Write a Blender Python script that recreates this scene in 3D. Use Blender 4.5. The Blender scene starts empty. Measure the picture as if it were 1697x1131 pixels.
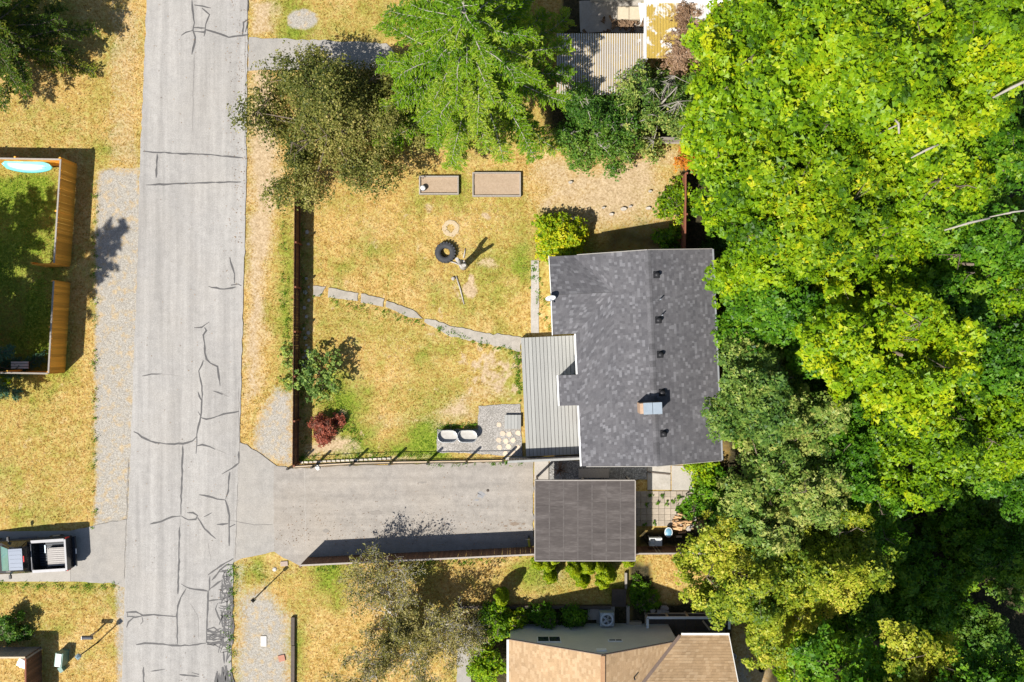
import bpy, bmesh, math, random
import numpy as np
from mathutils import Vector, Matrix
random.seed(7)
R = math.radians
scene = bpy.context.scene
C = scene.collection

# ------------------------------------------------------------------ camera, sky, sun, exposure
H, PPM = 50.0, 30.0            # drone height, photo pixels per metre on the ground
cam_d = bpy.data.cameras.new('camera'); cam = bpy.data.objects.new('camera', cam_d); C.objects.link(cam)
cam.location = (0, 0, H); cam.rotation_euler = (0, 0, 0)
cam_d.sensor_width = 36.0; cam_d.lens = 36.0 * H * PPM / 1697.0; cam_d.clip_end = 3000
scene.camera = cam
SUN_EL = R(54); SH = Vector((0.72, 0.694))          # direction in which shadows fall
world = bpy.data.worlds.new('World'); scene.world = world; world.use_nodes = True
wn = world.node_tree.nodes; wl = world.node_tree.links
sky = wn.new('ShaderNodeTexSky'); sky.sky_type = 'NISHITA'; sky.sun_disc = False
sky.sun_elevation = SUN_EL; sky.sun_rotation = math.atan2(-SH.x, -SH.y)
bg = wn['Background']; bg.inputs['Strength'].default_value = 0.075
wl.new(sky.outputs[0], bg.inputs['Color'])
sd = bpy.data.lights.new('sun', 'SUN'); sun = bpy.data.objects.new('sun', sd); C.objects.link(sun)
sd.energy = 4.9; sd.angle = R(0.5); sd.color = (1.0, 0.95, 0.87)
ray = Vector((SH.x * math.cos(SUN_EL), SH.y * math.cos(SUN_EL), -math.sin(SUN_EL)))
sun.rotation_euler = ray.to_track_quat('-Z', 'Y').to_euler(); sun.location = (-20, -20, 45)
scene.view_settings.view_transform = 'Standard'; scene.view_settings.look = 'None'
scene.view_settings.exposure = 0.72; scene.view_settings.gamma = 1.0
scene.view_settings.use_curve_mapping = False

# ------------------------------------------------------------------ helpers
def at(px, py, z=0.0):
    s = (1 - z / H) / PPM
    return Vector(((px - 848.5) * s, (565.5 - py) * s, z))
def smooth(a, b, x):
    t = np.clip((x - a) / (b - a), 0, 1); return t * t * (3 - 2 * t)
def gz(x, y):                                        # the ravine side falls away to the east
    return float(-2.6 * smooth(12.6, 22.0, np.float64(x)))
_lat = np.random.RandomState(3).rand(256, 256)
def vnoise(x, y, f=1.0, s=0):
    x = np.asarray(x, float) * f + 37.3 * s + 500; y = np.asarray(y, float) * f + 91.7 * s + 500
    xi = np.floor(x).astype(int); yi = np.floor(y).astype(int); fx = x - xi; fy = y - yi
    fx = fx * fx * (3 - 2 * fx); fy = fy * fy * (3 - 2 * fy)
    g = lambda a, b: _lat[a % 256, b % 256]
    return (g(xi, yi) * (1 - fx) + g(xi + 1, yi) * fx) * (1 - fy) + (g(xi, yi + 1) * (1 - fx) + g(xi + 1, yi + 1) * fx) * fy
def fbm(x, y, f=1.0, s=0, o=4):
    r = 0; a = .5; t = 0
    for i in range(o):
        r = r + a * vnoise(x, y, f * 2 ** i, s + i); t += a; a *= .5
    return r / t

ORG = {}
def setp(o, label=None, cat=None, group=None, kind=None):
    if label: o['label'] = label
    if cat: o['category'] = cat
    if group: o['group'] = group
    if kind: o['kind'] = kind
    return o
def thing(name, label, cat, loc=(0, 0, 0), rz=0, group=None, local=False):
    o = bpy.data.objects.new(name, None); C.objects.link(o); o.empty_display_size = .2
    o.location = loc; o.rotation_euler = (0, 0, rz)
    ORG[o.name] = Vector((0, 0, 0)) if local else Vector(loc)
    return setp(o, label, cat, group)
def link_mesh(name, me, mat, parent=None, loc=None):
    o = bpy.data.objects.new(name, me); C.objects.link(o)
    if mat is not None and len(me.materials) == 0: me.materials.append(mat)
    if parent is not None:
        o.parent = parent; ORG[o.name] = ORG[parent.name]
        if loc is not None: o.location = loc
    else:
        ORG[o.name] = Vector((0, 0, 0))
        if loc is not None: o.location = loc
    return o
class MB:
    def __init__(s): s.v = []; s.f = []; s.sm = []
    def add(s, vs, fs, smooth=False):
        b = len(s.v); s.v += [tuple(v) for v in vs]; s.f += [tuple(i + b for i in f) for f in fs]; s.sm += [smooth] * len(fs); return s
    def box(s, x0, x1, y0, y1, z0, z1):
        vs = [(x, y, z) for z in (z0, z1) for y in (y0, y1) for x in (x0, x1)]
        return s.add(vs, [(0, 2, 3, 1), (4, 5, 7, 6), (0, 1, 5, 4), (2, 6, 7, 3), (0, 4, 6, 2), (1, 3, 7, 5)])
    def obox(s, c, size, rz=0, rx=0, ry=0):
        m = Matrix.Rotation(rz, 3, 'Z') @ Matrix.Rotation(ry, 3, 'Y') @ Matrix.Rotation(rx, 3, 'X')
        c = Vector(c); vs = [c + m @ Vector((x * size[0] / 2, y * size[1] / 2, z * size[2] / 2)) for z in (-1, 1) for y in (-1, 1) for x in (-1, 1)]
        return s.add(vs, [(0, 2, 3, 1), (4, 5, 7, 6), (0, 1, 5, 4), (2, 6, 7, 3), (0, 4, 6, 2), (1, 3, 7, 5)])
    def beam(s, p, q, w, h):
        p = Vector(p); q = Vector(q); d = (q - p).normalized()
        u = d.cross(Vector((0, 0, 1)));
        if u.length < 1e-3: u = Vector((1, 0, 0))
        u.normalize(); n = u.cross(d)
        vs = [e + u * (a * w / 2) + n * (b * h / 2) for e in (p, q) for b in (-1, 1) for a in (-1, 1)]
        return s.add(vs, [(0, 1, 3, 2), (4, 6, 7, 5), (0, 4, 5, 1), (2, 3, 7, 6), (0, 2, 6, 4), (1, 5, 7, 3)])
    def tube(s, pts, rad, n=6, cap=True, smooth=True):
        pts = [Vector(p) for p in pts]
        if not hasattr(rad, '__len__'): rad = [rad] * len(pts)
        b = len(s.v); ref = None
        for i, p in enumerate(pts):
            d = (pts[min(i + 1, len(pts) - 1)] - pts[max(i - 1, 0)]).normalized()
            if ref is None:
                ref = d.cross(Vector((0.3, 0.2, 1)));
                if ref.length < .05: ref = d.cross(Vector((1, 0, 0)))
            u = (ref - d * ref.dot(d)).normalized(); w = d.cross(u); ref = u
            for k in range(n):
                a = 2 * math.pi * k / n; s.v.append(tuple(p + (u * math.cos(a) + w * math.sin(a)) * rad[i]))
        for i in range(len(pts) - 1):
            for k in range(n):
                s.f.append((b + i * n + k, b + i * n + (k + 1) % n, b + (i + 1) * n + (k + 1) % n, b + (i + 1) * n + k)); s.sm.append(smooth)
        if cap:
            s.f.append(tuple(b + k for k in range(n))[::-1]); s.f.append(tuple(b + (len(pts) - 1) * n + k for k in range(n))); s.sm += [False, False]
        return s
    def lathe(s, c, prof, n=20, sx=1.0, sy=1.0, smooth=True, stretch=0.0):
        b = len(s.v); c = Vector(c)
        for (r, z) in prof:
            for k in range(n):
                a = 2 * math.pi * k / n; x = math.cos(a) * r * sx; y = math.sin(a) * r * sy
                x += stretch * (1 if math.cos(a) > 1e-6 else -1 if math.cos(a) < -1e-6 else 0)
                s.v.append((c.x + x, c.y + y, c.z + z))
        for i in range(len(prof) - 1):
            for k in range(n):
                s.f.append((b + i * n + k, b + i * n + (k + 1) % n, b + (i + 1) * n + (k + 1) % n, b + (i + 1) * n + k)); s.sm.append(smooth)
        return s
    def disc(s, c, r, n=20, z=0, sx=1, sy=1, stretch=0.0):
        b = len(s.v); c = Vector(c)
        for k in range(n):
            a = 2 * math.pi * k / n; x = math.cos(a) * r * sx
            x += stretch * (1 if math.cos(a) > 1e-6 else -1 if math.cos(a) < -1e-6 else 0)
            s.v.append((c.x + x, c.y + math.sin(a) * r * sy, c.z + z))
        s.f.append(tuple(b + k for k in range(n))); s.sm.append(False); return s
    def prism(s, poly, z0, z1):
        n = len(poly); b = len(s.v)
        for z in (z0, z1): s.v += [(p[0], p[1], z + (p[2] if len(p) > 2 else 0)) for p in poly]
        s.f.append(tuple(b + i for i in range(n))[::-1]); s.f.append(tuple(b + n + i for i in range(n)))
        for i in range(n): s.f.append((b + i, b + (i + 1) % n, b + n + (i + 1) % n, b + n + i))
        s.sm += [False] * (n + 2); return s
    def slab(s, pts, thick):                        # planar polygon in space, given a thickness downward
        n = len(pts); b = len(s.v)
        s.v += [tuple(p) for p in pts] + [(p[0], p[1], p[2] - thick) for p in pts]
        s.f.append(tuple(b + i for i in range(n))); s.f.append(tuple(b + n + i for i in range(n))[::-1])
        for i in range(n): s.f.append((b + i, b + n + i, b + n + (i + 1) % n, b + (i + 1) % n))
        s.sm += [False] * (n + 2); return s
    def mesh(s, name, org=Vector((0, 0, 0))):
        me = bpy.data.meshes.new(name)
        me.from_pydata([(v[0] - org[0], v[1] - org[1], v[2] - org[2]) for v in s.v], [], s.f)
        me.polygons.foreach_set('use_smooth', s.sm); me.update()
        bm = bmesh.new(); bm.from_mesh(me); bmesh.ops.recalc_face_normals(bm, faces=bm.faces); bm.to_mesh(me); bm.free()
        return me
    def build(s, name, mat, parent=None):
        return link_mesh(name, s.mesh(name, ORG[parent.name] if parent is not None else Vector((0, 0, 0))), mat, parent)
    def top(s, name, mat, label, cat, group=None, kind=None):     # a thing that is one mesh, origin at its base
        a = np.array(s.v); o = Vector(((a[:, 0].min() + a[:, 0].max()) / 2, (a[:, 1].min() + a[:, 1].max()) / 2, a[:, 2].min()))
        if kind == 'structure': o = Vector((0, 0, 0))
        ob = link_mesh(name, s.mesh(name, o), mat, None, o); ORG[ob.name] = o
        return setp(ob, label, cat, group, kind)

# ------------------------------------------------------------------ materials
def new_mat(name):
    m = bpy.data.materials.new(name); m.use_nodes = True; nt = m.node_tree
    return m, nt, nt.nodes['Principled BSDF']
def nd(nt, t, **kw):
    n = nt.nodes.new(t)
    for k, v in kw.items():
        if k in n.inputs: n.inputs[k].default_value = v
        else: setattr(n, k, v)
    return n
def ramp(nt, fac, stops):
    r = nt.nodes.new('ShaderNodeValToRGB'); e = r.color_ramp.elements
    while len(e) < len(stops): e.new(0.5)
    for i, (p, c) in enumerate(stops): e[i].position = p; e[i].color = (*c, 1)
    nt.links.new(fac, r.inputs['Fac']); return r.outputs['Color']
def mix(nt, fac, a, b, blend='MIX'):
    n = nt.nodes.new('ShaderNodeMix'); n.data_type = 'RGBA'; n.blend_type = blend
    for s_, i in ((fac, 0), (a, 6), (b, 7)):
        if isinstance(s_, (int, float)): n.inputs[i].default_value = s_
        elif isinstance(s_, tuple): n.inputs[i].default_value = (*s_, 1)
        else: nt.links.new(s_, n.inputs[i])
    return n.outputs[2]
def mth(nt, op, a, b=0.0, clamp=False):
    n = nt.nodes.new('ShaderNodeMath'); n.operation = op; n.use_clamp = clamp
    for i, s_ in ((0, a), (1, b)):
        if isinstance(s_, (int, float)): n.inputs[i].default_value = s_
        else: nt.links.new(s_, n.inputs[i])
    return n.outputs[0]
def coords(nt, scale=(1, 1, 1)):
    t = nt.nodes.new('ShaderNodeTexCoord'); mp = nt.nodes.new('ShaderNodeMapping'); mp.inputs['Scale'].default_value = scale
    nt.links.new(t.outputs['Object'], mp.inputs['Vector']); return mp.outputs[0]
def noise(nt, vec, scale, detail=4, rough=.6, dist=0):
    n = nd(nt, 'ShaderNodeTexNoise', Scale=scale, Detail=detail, Roughness=rough, Distortion=dist); nt.links.new(vec, n.inputs['Vector']); return n.outputs['Fac']
def bump(nt, bsdf, h, strength=.4, dist=.02):
    b = nd(nt, 'ShaderNodeBump', Strength=strength, Distance=dist); nt.links.new(h, b.inputs['Height']); nt.links.new(b.outputs[0], bsdf.inputs['Normal'])
MATS = {}
def M(name, c1, c2=None, scale=5, rough=.8, bmp=0.0, metal=0, rnd=0.0, stretch=(1, 1, 1), spec=.3, c3=None):
    if name in MATS: return MATS[name]
    m, nt, b = new_mat(name); c2 = c2 or tuple(x * .75 for x in c1)
    v = coords(nt, stretch); n = noise(nt, v, scale, 6, .65)
    n2 = noise(nt, v, scale * 6, 3, .6); f = mth(nt, 'ADD', mth(nt, 'MULTIPLY', n, .65), mth(nt, 'MULTIPLY', n2, .35))
    st = [(.33, c2), (.66, c1)] if c3 is None else [(.3, c2), (.5, c1), (.68, c3)]
    col = ramp(nt, f, st)
    if rnd:
        oi = nt.nodes.new('ShaderNodeObjectInfo'); k = mth(nt, 'ADD', mth(nt, 'MULTIPLY', oi.outputs['Random'], rnd), 1 - rnd / 2)
        cmb = nt.nodes.new('ShaderNodeCombineColor')
        for i in range(3): nt.links.new(k, cmb.inputs[i])
        col = mix(nt, 1.0, col, cmb.outputs[0], 'MULTIPLY')
    nt.links.new(col, b.inputs['Base Color']); b.inputs['Roughness'].default_value = rough; b.inputs['Metallic'].default_value = metal
    b.inputs['Specular IOR Level'].default_value = spec
    if bmp: bump(nt, b, f, bmp, .02)
    MATS[name] = m; return m
def leaf_mat(name, cols, trans=.32, rough=.45):
    m, nt, b = new_mat(name); a = nd(nt, 'ShaderNodeAttribute', attribute_name='tint')
    col = ramp(nt, a.outputs['Fac'], [(i / (len(cols) - 1), c) for i, c in enumerate(cols)])
    nt.links.new(col, b.inputs['Base Color']); b.inputs['Roughness'].default_value = rough; b.inputs['Specular IOR Level'].default_value = .22
    t = nt.nodes.new('ShaderNodeBsdfTranslucent'); nt.links.new(mix(nt, 1.0, col, (1.25, 1.2, .5), 'MULTIPLY'), t.inputs['Color'])
    ms = nd(nt, 'ShaderNodeMixShader', Fac=trans); nt.links.new(b.outputs[0], ms.inputs[1]); nt.links.new(t.outputs[0], ms.inputs[2])
    nt.links.new(ms.outputs[0], nt.nodes['Material Output'].inputs['Surface']); return m
def tint_mat(name, stops, rough=.85, bmp=.35):
    m, nt, b = new_mat(name); a = nd(nt, 'ShaderNodeAttribute', attribute_name='tint'); v = coords(nt)
    n = noise(nt, v, 45, 3, .7); big = noise(nt, v, .6, 4, .6)
    col = ramp(nt, a.outputs['Fac'], stops)
    col = mix(nt, .55, col, ramp(nt, n, [(.3, (.55, .55, .55)), (.7, (1.35, 1.35, 1.35))]), 'MULTIPLY')
    col = mix(nt, .5, col, ramp(nt, big, [(.35, (.8, .8, .8)), (.65, (1.15, 1.13, 1.1))]), 'MULTIPLY')
    nt.links.new(col, b.inputs['Base Color']); b.inputs['Roughness'].default_value = rough; b.inputs['Specular IOR Level'].default_value = .2
    bump(nt, b, n, bmp, .01); return m

cedar = M('cedar_boards', (.74, .36, .045), (.60, .26, .03), 3, .75, .2, rnd=.45, stretch=(8, 8, .6))
brownwood = M('brown_boards', (.17, .085, .045), (.10, .05, .028), 3, .8, .2, rnd=.5, stretch=(8, 8, .6))
redwood = M('red_brown_boards', (.24, .09, .05), (.16, .055, .03), 3, .8, .2, rnd=.4, stretch=(8, 8, .6))
greywood = M('grey_weathered_wood', (.33, .30, .26), (.22, .19, .165), 3, .85, .3, rnd=.3, stretch=(6, 6, .8))
palewood = M('pale_wood', (.50, .40, .28), (.38, .29, .19), 4, .8, .2, rnd=.3)
darkwood = M('dark_wood', (.10, .08, .065), (.055, .045, .038), 5, .85, .3, rnd=.4)
deckgrey = M('deck_grey_paint', (.295, .295, .28), (.235, .235, .222), 2.5, .7, .1, rnd=.14, stretch=(6, .7, 1))
concrete = M('concrete', (.33, .305, .27), (.25, .23, .20), 1.6, .9, .25, c3=(.39, .365, .33))
concrete_path = M('path_concrete', (.34, .31, .265), (.22, .20, .17), 3, .92, .3, rnd=.2)
white = M('white_paint', (.78, .78, .76), (.66, .66, .64), 3, .5)
offwhite = M('cream_siding', (.60, .585, .52), (.52, .505, .45), 1.2, .7)
greymetal = M('grey_metal', (.42, .44, .46), (.32, .34, .36), 6, .4, metal=.6)
galv = M('galvanised_steel', (.55, .57, .58), (.42, .44, .46), 8, .38, metal=.8)
black = M('black_plastic', (.025, .025, .028), (.015, .015, .017), 9, .5)
blackmetal = M('black_metal', (.03, .028, .026), (.018, .017, .016), 9, .45, metal=.3)
glass = M('dark_glass', (.03, .045, .05), (.02, .03, .035), 3, .08, spec=.8)
bark = M('bark', (.20, .16, .12), (.11, .085, .06), 9, .9, .5)
palebark = M('pale_lichen_bark', (.38, .355, .31), (.23, .205, .17), 12, .9, .5)
rock = M('rock', (.42, .38, .34), (.28, .25, .22), 6, .9, .5, rnd=.4)
soil = M('raised_bed_soil', (.36, .275, .195), (.27, .195, .13), 10, .95, .5)

def road_mat(name, c1, c2, streak=.35, warm=(.30, .275, .245), speck=.35, sd_=(1.6, .07, 1)):
    m, nt, b = new_mat(name); v = coords(nt); vs = coords(nt, sd_)
    fine = noise(nt, v, 28, 5, .75); mid = noise(nt, v, 2.2, 5, .65); big = noise(nt, v, .25, 4, .6); st = noise(nt, vs, 1.4, 4, .6)
    col = ramp(nt, mid, [(.3, c2), (.7, c1)])
    col = mix(nt, mth(nt, 'MULTIPLY', ramp(nt, big, [(.42, (0, 0, 0)), (.7, (1, 1, 1))]), .55), col, warm)
    col = mix(nt, streak, col, ramp(nt, st, [(.32, (.72, .72, .72)), (.68, (1.2, 1.2, 1.2))]), 'MULTIPLY')
    col = mix(nt, speck, col, ramp(nt, fine, [(.3, (.5, .5, .5)), (.7, (1.45, 1.45, 1.45))]), 'MULTIPLY')
    nt.links.new(col, b.inputs['Base Color']); b.inputs['Roughness'].default_value = .9; b.inputs['Specular IOR Level'].default_value = .2
    bump(nt, b, fine, .4, .01); return m
asphalt = road_mat('old_asphalt', (.325, .312, .294), (.265, .254, .24), .6, (.32, .30, .272), .55)
asphalt2 = road_mat('apron_asphalt', (.305, .288, .263), (.24, .228, .21), .1, (.32, .29, .25), .5)
drive_mat = road_mat('worn_driveway', (.305, .28, .25), (.225, .206, .184), .45, (.31, .27, .222), .55, (.09, 1.3, 1))
pad_mat = road_mat('pale_concrete_pad', (.36, .335, .30), (.30, .28, .25), .05)
seal = M('tar_seal', (.095, .092, .09), (.07, .067, .066), 12, .7)
hair = M('hairline_crack', (.16, .15, .14), (.12, .11, .105), 9, .9)
def gravel_mat(name, cols, scale=17):
    m, nt, b = new_mat(name); v = coords(nt)
    vo = nd(nt, 'ShaderNodeTexVoronoi', Scale=scale); nt.links.new(v, vo.inputs['Vector'])
    sep = nt.nodes.new('ShaderNodeSeparateColor'); nt.links.new(vo.outputs['Color'], sep.inputs[0])
    col = ramp(nt, sep.outputs[0], cols); col = mix(nt, .8, col, ramp(nt, vo.outputs['Distance'], [(.3, (1, 1, 1)), (.75, (.45, .43, .4))]), 'MULTIPLY')
    n = noise(nt, v, 1.1, 4, .6); col = mix(nt, .6, col, ramp(nt, n, [(.35, (.8, .78, .74)), (.65, (1.12, 1.1, 1.08))]), 'MULTIPLY')
    nt.links.new(col, b.inputs['Base Color']); b.inputs['Roughness'].default_value = .9
    bump(nt, b, vo.outputs['Distance'], -.6, .03); return m
gravel = gravel_mat('grey_gravel', [(0, (.23, .22, .205)), (.5, (.32, .305, .285)), (1, (.43, .41, .385))], 24)
gravel_shaded = gravel_mat('shade_darkened_gravel', [(0, (.16, .16, .16)), (.5, (.26, .26, .255)), (1, (.38, .37, .36))])  # gravel with the shade between house and carport put into its colour

def ground_mat():
    m, nt, b = new_mat('ground'); v = coords(nt)
    A = {k: nd(nt, 'ShaderNodeAttribute', attribute_name=k).outputs['Fac'] for k in ('green', 'dirt', 'gravel', 'mulch')}
    f1 = noise(nt, v, 9, 5, .7); f2 = noise(nt, v, 30, 4, .75); f3 = noise(nt, v, 2.3, 5, .65); f0 = noise(nt, v, .55, 4, .6)
    f = mth(nt, 'ADD', mth(nt, 'MULTIPLY', f1, .55), mth(nt, 'MULTIPLY', f2, .45))
    f4 = noise(nt, v, 4.5, 6, .75); fd = mth(nt, 'ADD', mth(nt, 'MULTIPLY', f4, .4), mth(nt, 'MULTIPLY', f, .6))
    f5 = noise(nt, v, 1.1, 5, .7, .5)
    dry = ramp(nt, fd, [(.37, (.19, .105, .022)), (.44, (.32, .195, .052)), (.51, (.43, .288, .094)), (.59, (.54, .39, .16)), (.68, (.62, .50, .26))])
    dry = mix(nt, .75, dry, ramp(nt, f3, [(.36, (.70, .66, .52)), (.48, (1, 1, 1)), (.62, (1.12, 1.12, 1.3))]), 'MULTIPLY')
    dry = mix(nt, mth(nt, 'MULTIPLY', ramp(nt, f5, [(.54, (0, 0, 0)), (.66, (1, 1, 1))]), .55), dry, (.27, .225, .05))
    dry = mix(nt, mth(nt, 'MULTIPLY', ramp(nt, f0, [(.5, (0, 0, 0)), (.62, (1, 1, 1))]), .5), dry, mix(nt, 1.0, dry, (1.15, 1.2, 1.6), 'MULTIPLY'))
    grn = ramp(nt, fd, [(.36, (.045, .085, .006)), (.5, (.135, .195, .016)), (.62, (.32, .33, .055))])
    drt = ramp(nt, fd, [(.38, (.26, .185, .105)), (.5, (.39, .292, .175)), (.6, (.50, .39, .255))])
    vo = nd(nt, 'ShaderNodeTexVoronoi', Scale=26); nt.links.new(v, vo.inputs['Vector'])
    sep = nt.nodes.new('ShaderNodeSeparateColor'); nt.links.new(vo.outputs['Color'], sep.inputs[0])
    grv = ramp(nt, sep.outputs[0], [(0, (.235, .215, .185)), (.5, (.305, .283, .246)), (1, (.40, .375, .33))])
    grv = mix(nt, mth(nt, 'MULTIPLY', ramp(nt, f3, [(.5, (0, 0, 0)), (.64, (1, 1, 1))]), .45), grv, dry)
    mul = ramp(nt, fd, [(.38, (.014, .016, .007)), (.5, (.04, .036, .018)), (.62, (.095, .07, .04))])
    def edge(a, k=1.1): return mth(nt, 'ADD', mth(nt, 'MULTIPLY', mth(nt, 'SUBTRACT', mth(nt, 'ADD', a, mth(nt, 'MULTIPLY', mth(nt, 'SUBTRACT', f, .5), k)), .5), 3.0), .5, True)
    sg = mth(nt, 'ADD', A['green'], mth(nt, 'MULTIPLY', mth(nt, 'SUBTRACT', f4, .5), 1.9), True)
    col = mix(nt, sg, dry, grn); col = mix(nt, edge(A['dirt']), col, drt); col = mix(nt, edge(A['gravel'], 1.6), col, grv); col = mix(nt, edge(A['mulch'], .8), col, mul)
    nt.links.new(col, b.inputs['Base Color']); b.inputs['Roughness'].default_value = .95; b.inputs['Specular IOR Level'].default_value = .1
    bump(nt, b, fd, .9, .07); return m

# ------------------------------------------------------------------ terrain
def poly_mask(X, Y, pts, feather):
    P = [at(*p) for p in pts]; n = len(P); inside = np.zeros(X.shape, bool); d2 = np.full(X.shape, 1e9)
    for i in range(n):
        a, b = P[i], P[(i + 1) % n]; ex, ey = b.x - a.x, b.y - a.y
        t = np.clip(((X - a.x) * ex + (Y - a.y) * ey) / (ex * ex + ey * ey + 1e-9), 0, 1)
        d2 = np.minimum(d2, (X - a.x - t * ex) ** 2 + (Y - a.y - t * ey) ** 2)
        if abs(ey) > 1e-9:
            c = ((a.y > Y) != (b.y > Y)) & (X < ex * (Y - a.y) / ey + a.x); inside ^= c
    d = np.sqrt(d2); d = np.where(inside, d, -d)
    return np.clip(d / (feather / PPM) * .5 + .5, 0, 1)
def rect(x0, y0, x1, y1): return [(x0, y0), (x1, y0), (x1, y1), (x0, y1)]
def blob(x, y, rx, ry=None, n=14):
    ry = ry or rx
    return [(x + rx * math.cos(2 * math.pi * i / n), y + ry * math.sin(2 * math.pi * i / n)) for i in range(n)]
STEP = .14
xs = np.concatenate([[-600, -250, -120, -70, -45, -36], np.arange(-32, 32.0, STEP), [36, 45, 70, 120, 250, 600]])
ys = np.concatenate([[-600, -250, -120, -70, -40, -28], np.arange(-22, 22.0, STEP), [28, 40, 70, 120, 250, 600]])
GX, GY = np.meshgrid(xs, ys)
wx = GX + (fbm(GX, GY, 1.3, 5) - .5) * .9; wy = GY + (fbm(GX, GY, 1.3, 9) - .5) * .9
lo = fbm(GX, GY, .28, 1); mi = fbm(GX, GY, .9, 2); hi = fbm(GX, GY, 2.6, 3)
green = .02 + 1.5 * np.clip(lo - .52, 0, 1) + 1.6 * np.clip(mi - .56, 0, 1)
def G(pts, f, k):
    global green; green = green + 1.8 * k * poly_mask(wx, wy, pts, f)
G(rect(-200, 285, 108, 612), 20, .42); G(blob(30, 320, 60, 40), 30, .2)
G([(462, 330), (490, 330), (488, 655), (455, 655)], 24, .24); G(blob(478, 480, 10, 110), 12, .16)
G([(512, 500), (600, 505), (760, 560), (760, 600), (640, 580), (520, 560)], 30, .22)
G(blob(565, 700, 40, 60), 40, .42); G(blob(575, 660, 30, 30), 30, .3); G(blob(700, 735, 45, 16), 20, .4); G(blob(760, 690, 80, 45), 60, .15)
G(blob(845, 610, 20, 60), 30, .35); G(blob(605, 745, 60, 14), 15, .35)
G(blob(800, 460, 80, 60), 60, .12); G(blob(790, 480, 40, 40), 30, .15)
G(rect(462, 0, 720, 66), 30, .16); G(blob(480, 30, 30, 60), 15, .2); G(rect(-60, 170, 160, 255), 30, .13)
G(rect(-100, 640, 160, 880), 60, .10); G(rect(-50, 962, 150, 975), 10, .3)
G(blob(550, 960, 30, 40), 25, .45); G(blob(495, 1080, 12, 50), 12, .35); G(blob(500, 1010, 10, 20), 12, .25)
G(blob(915, 950, 50, 35), 30, .3); G(blob(870, 970, 30, 40), 30, .12); G(blob(870, 950, 40, 20), 20, .2)
G(blob(100, 1040, 25, 12), 15, .3); G(blob(60, 1000, 70, 20), 30, .12); G(blob(530, 950, 200, 18), 20, .15)
dirt = .22 * np.clip(hi - .5, 0, 1) + .5 * np.clip(mi - .66, 0, 1)
def D(pts, f, k):
    global dirt; dirt = np.maximum(dirt, k * poly_mask(wx, wy, pts, f) * (.75 + .5 * mi))
D([(905, 300), (960, 285), (1040, 270), (1120, 245), (1130, 262), (1060, 300), (990, 320), (930, 335), (890, 350)], 26, .85)
D([(870, 245), (1130, 240), (1120, 390), (1000, 400), (900, 360), (870, 330)], 60, .66); D(blob(905, 335, 18, 30), 20, .7); D(blob(1080, 310, 30, 40), 30, .5)
D([(412, 62), (455, 120), (470, 300), (445, 480), (440, 640), (400, 690), (405, 400)], 22, .72)
D([(412, 0), (462, 0), (460, 62), (412, 62)], 12, .62)
D(rect(168, 0, 240, 285), 22, .44); D(blob(205, 230, 22, 60), 20, .25)
D([(700, 690), (760, 640), (830, 625), (860, 660), (790, 668), (795, 705), (730, 712)], 26, .62)
for k in range(90):
    a = random.gauss(0, 1); D(blob(815 + 26 * a, 612 + random.gauss(0, 22), random.uniform(3, 7)), 5, .85)
D([(505, 740), (560, 715), (590, 735), (600, 750), (510, 768)], 16, .75); D(blob(568, 690, 12, 10), 10, .8); D(blob(548, 660, 6, 8), 8, .6)
D([(590, 700), (650, 690), (740, 680), (730, 700), (640, 712)], 16, .5); D(rect(600, 748, 720, 764), 8, .55)
D(rect(1215, 1040, 1300, 1200), 30, .55); D(rect(395, 930, 500, 960), 24, .45); D(blob(780, 472, 10, 16), 5, 1.0); D(blob(810, 440, 18, 8), 8, .7)
D(blob(803, 355, 8, 7), 5, .9); D(blob(720, 340, 8, 9), 8, .7); D(blob(580, 398, 8, 9), 10, .5); D(blob(165, 985, 25, 22), 24, .5); D(blob(140, 1110, 50, 30), 40, .35)
D(rect(560, 1040, 760, 1200), 60, .3); D(rect(500, 1075, 560, 1200), 40, .3); D(blob(920, 955, 30, 18), 16, .5); D(blob(955, 965, 30, 14), 16, .4)
D(blob(715, 345, 6, 10), 6, .7); D(blob(870, 490, 12, 90), 14, .2); D(rect(1055, 920, 1165, 945), 16, .3); D(rect(1115, 810, 1160, 885), 18, .8)
D([(752, 480), (758, 470), (772, 500), (765, 505)], 6, .7); D([(722, 505), (728, 505), (732, 530), (726, 530)], 5, .7)
rb = random.Random(91)
for k in range(150): D(blob(rb.uniform(520, 860), rb.uniform(330, 740), rb.uniform(1.5, 5), rb.uniform(1.5, 4)), 5, rb.uniform(.45, .85))
for k in range(90): D(blob(rb.uniform(-20, 150), rb.uniform(620, 1120), rb.uniform(2, 6), rb.uniform(2, 5)), 6, rb.uniform(.4, .75))
for k in range(60): D(blob(rb.uniform(490, 760), rb.uniform(940, 1130), rb.uniform(2, 6), rb.uniform(2, 5)), 6, rb.uniform(.4, .75))
for x_ in (186, 222): D([(x_ - 4, -20), (x_ + 4, -20), (x_ + 3, 282), (x_ - 5, 282)], 8, .62)
gravelm = .12 * np.clip(hi - .6, 0, 1)
def V(pts, f, k):
    global gravelm; gravelm = np.maximum(gravelm, k * poly_mask(wx * .4 + GX * .6, wy * .4 + GY * .6, pts, f))
V([(160, 282), (232, 278), (245, 600), (225, 880), (158, 875), (157, 620)], 10, .95); V(rect(162, 270, 215, 300), 16, .4)
V([(428, 690), (455, 640), (486, 650), (486, 775), (455, 765), (420, 750)], 18, .85)
V([(392, 985), (440, 965), (486, 1020), (487, 1200), (380, 1200)], 26, .72); V(rect(383, 925, 412, 1200), 16, .5)
V(blob(500, 32, 26, 16), 6, 1.0); V(rect(190, 965, 212, 1200), 8, .65)
V(rect(1215, 1085, 1245, 1200), 14, .7); V(rect(409, 300, 432, 700), 26, .42)
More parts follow.
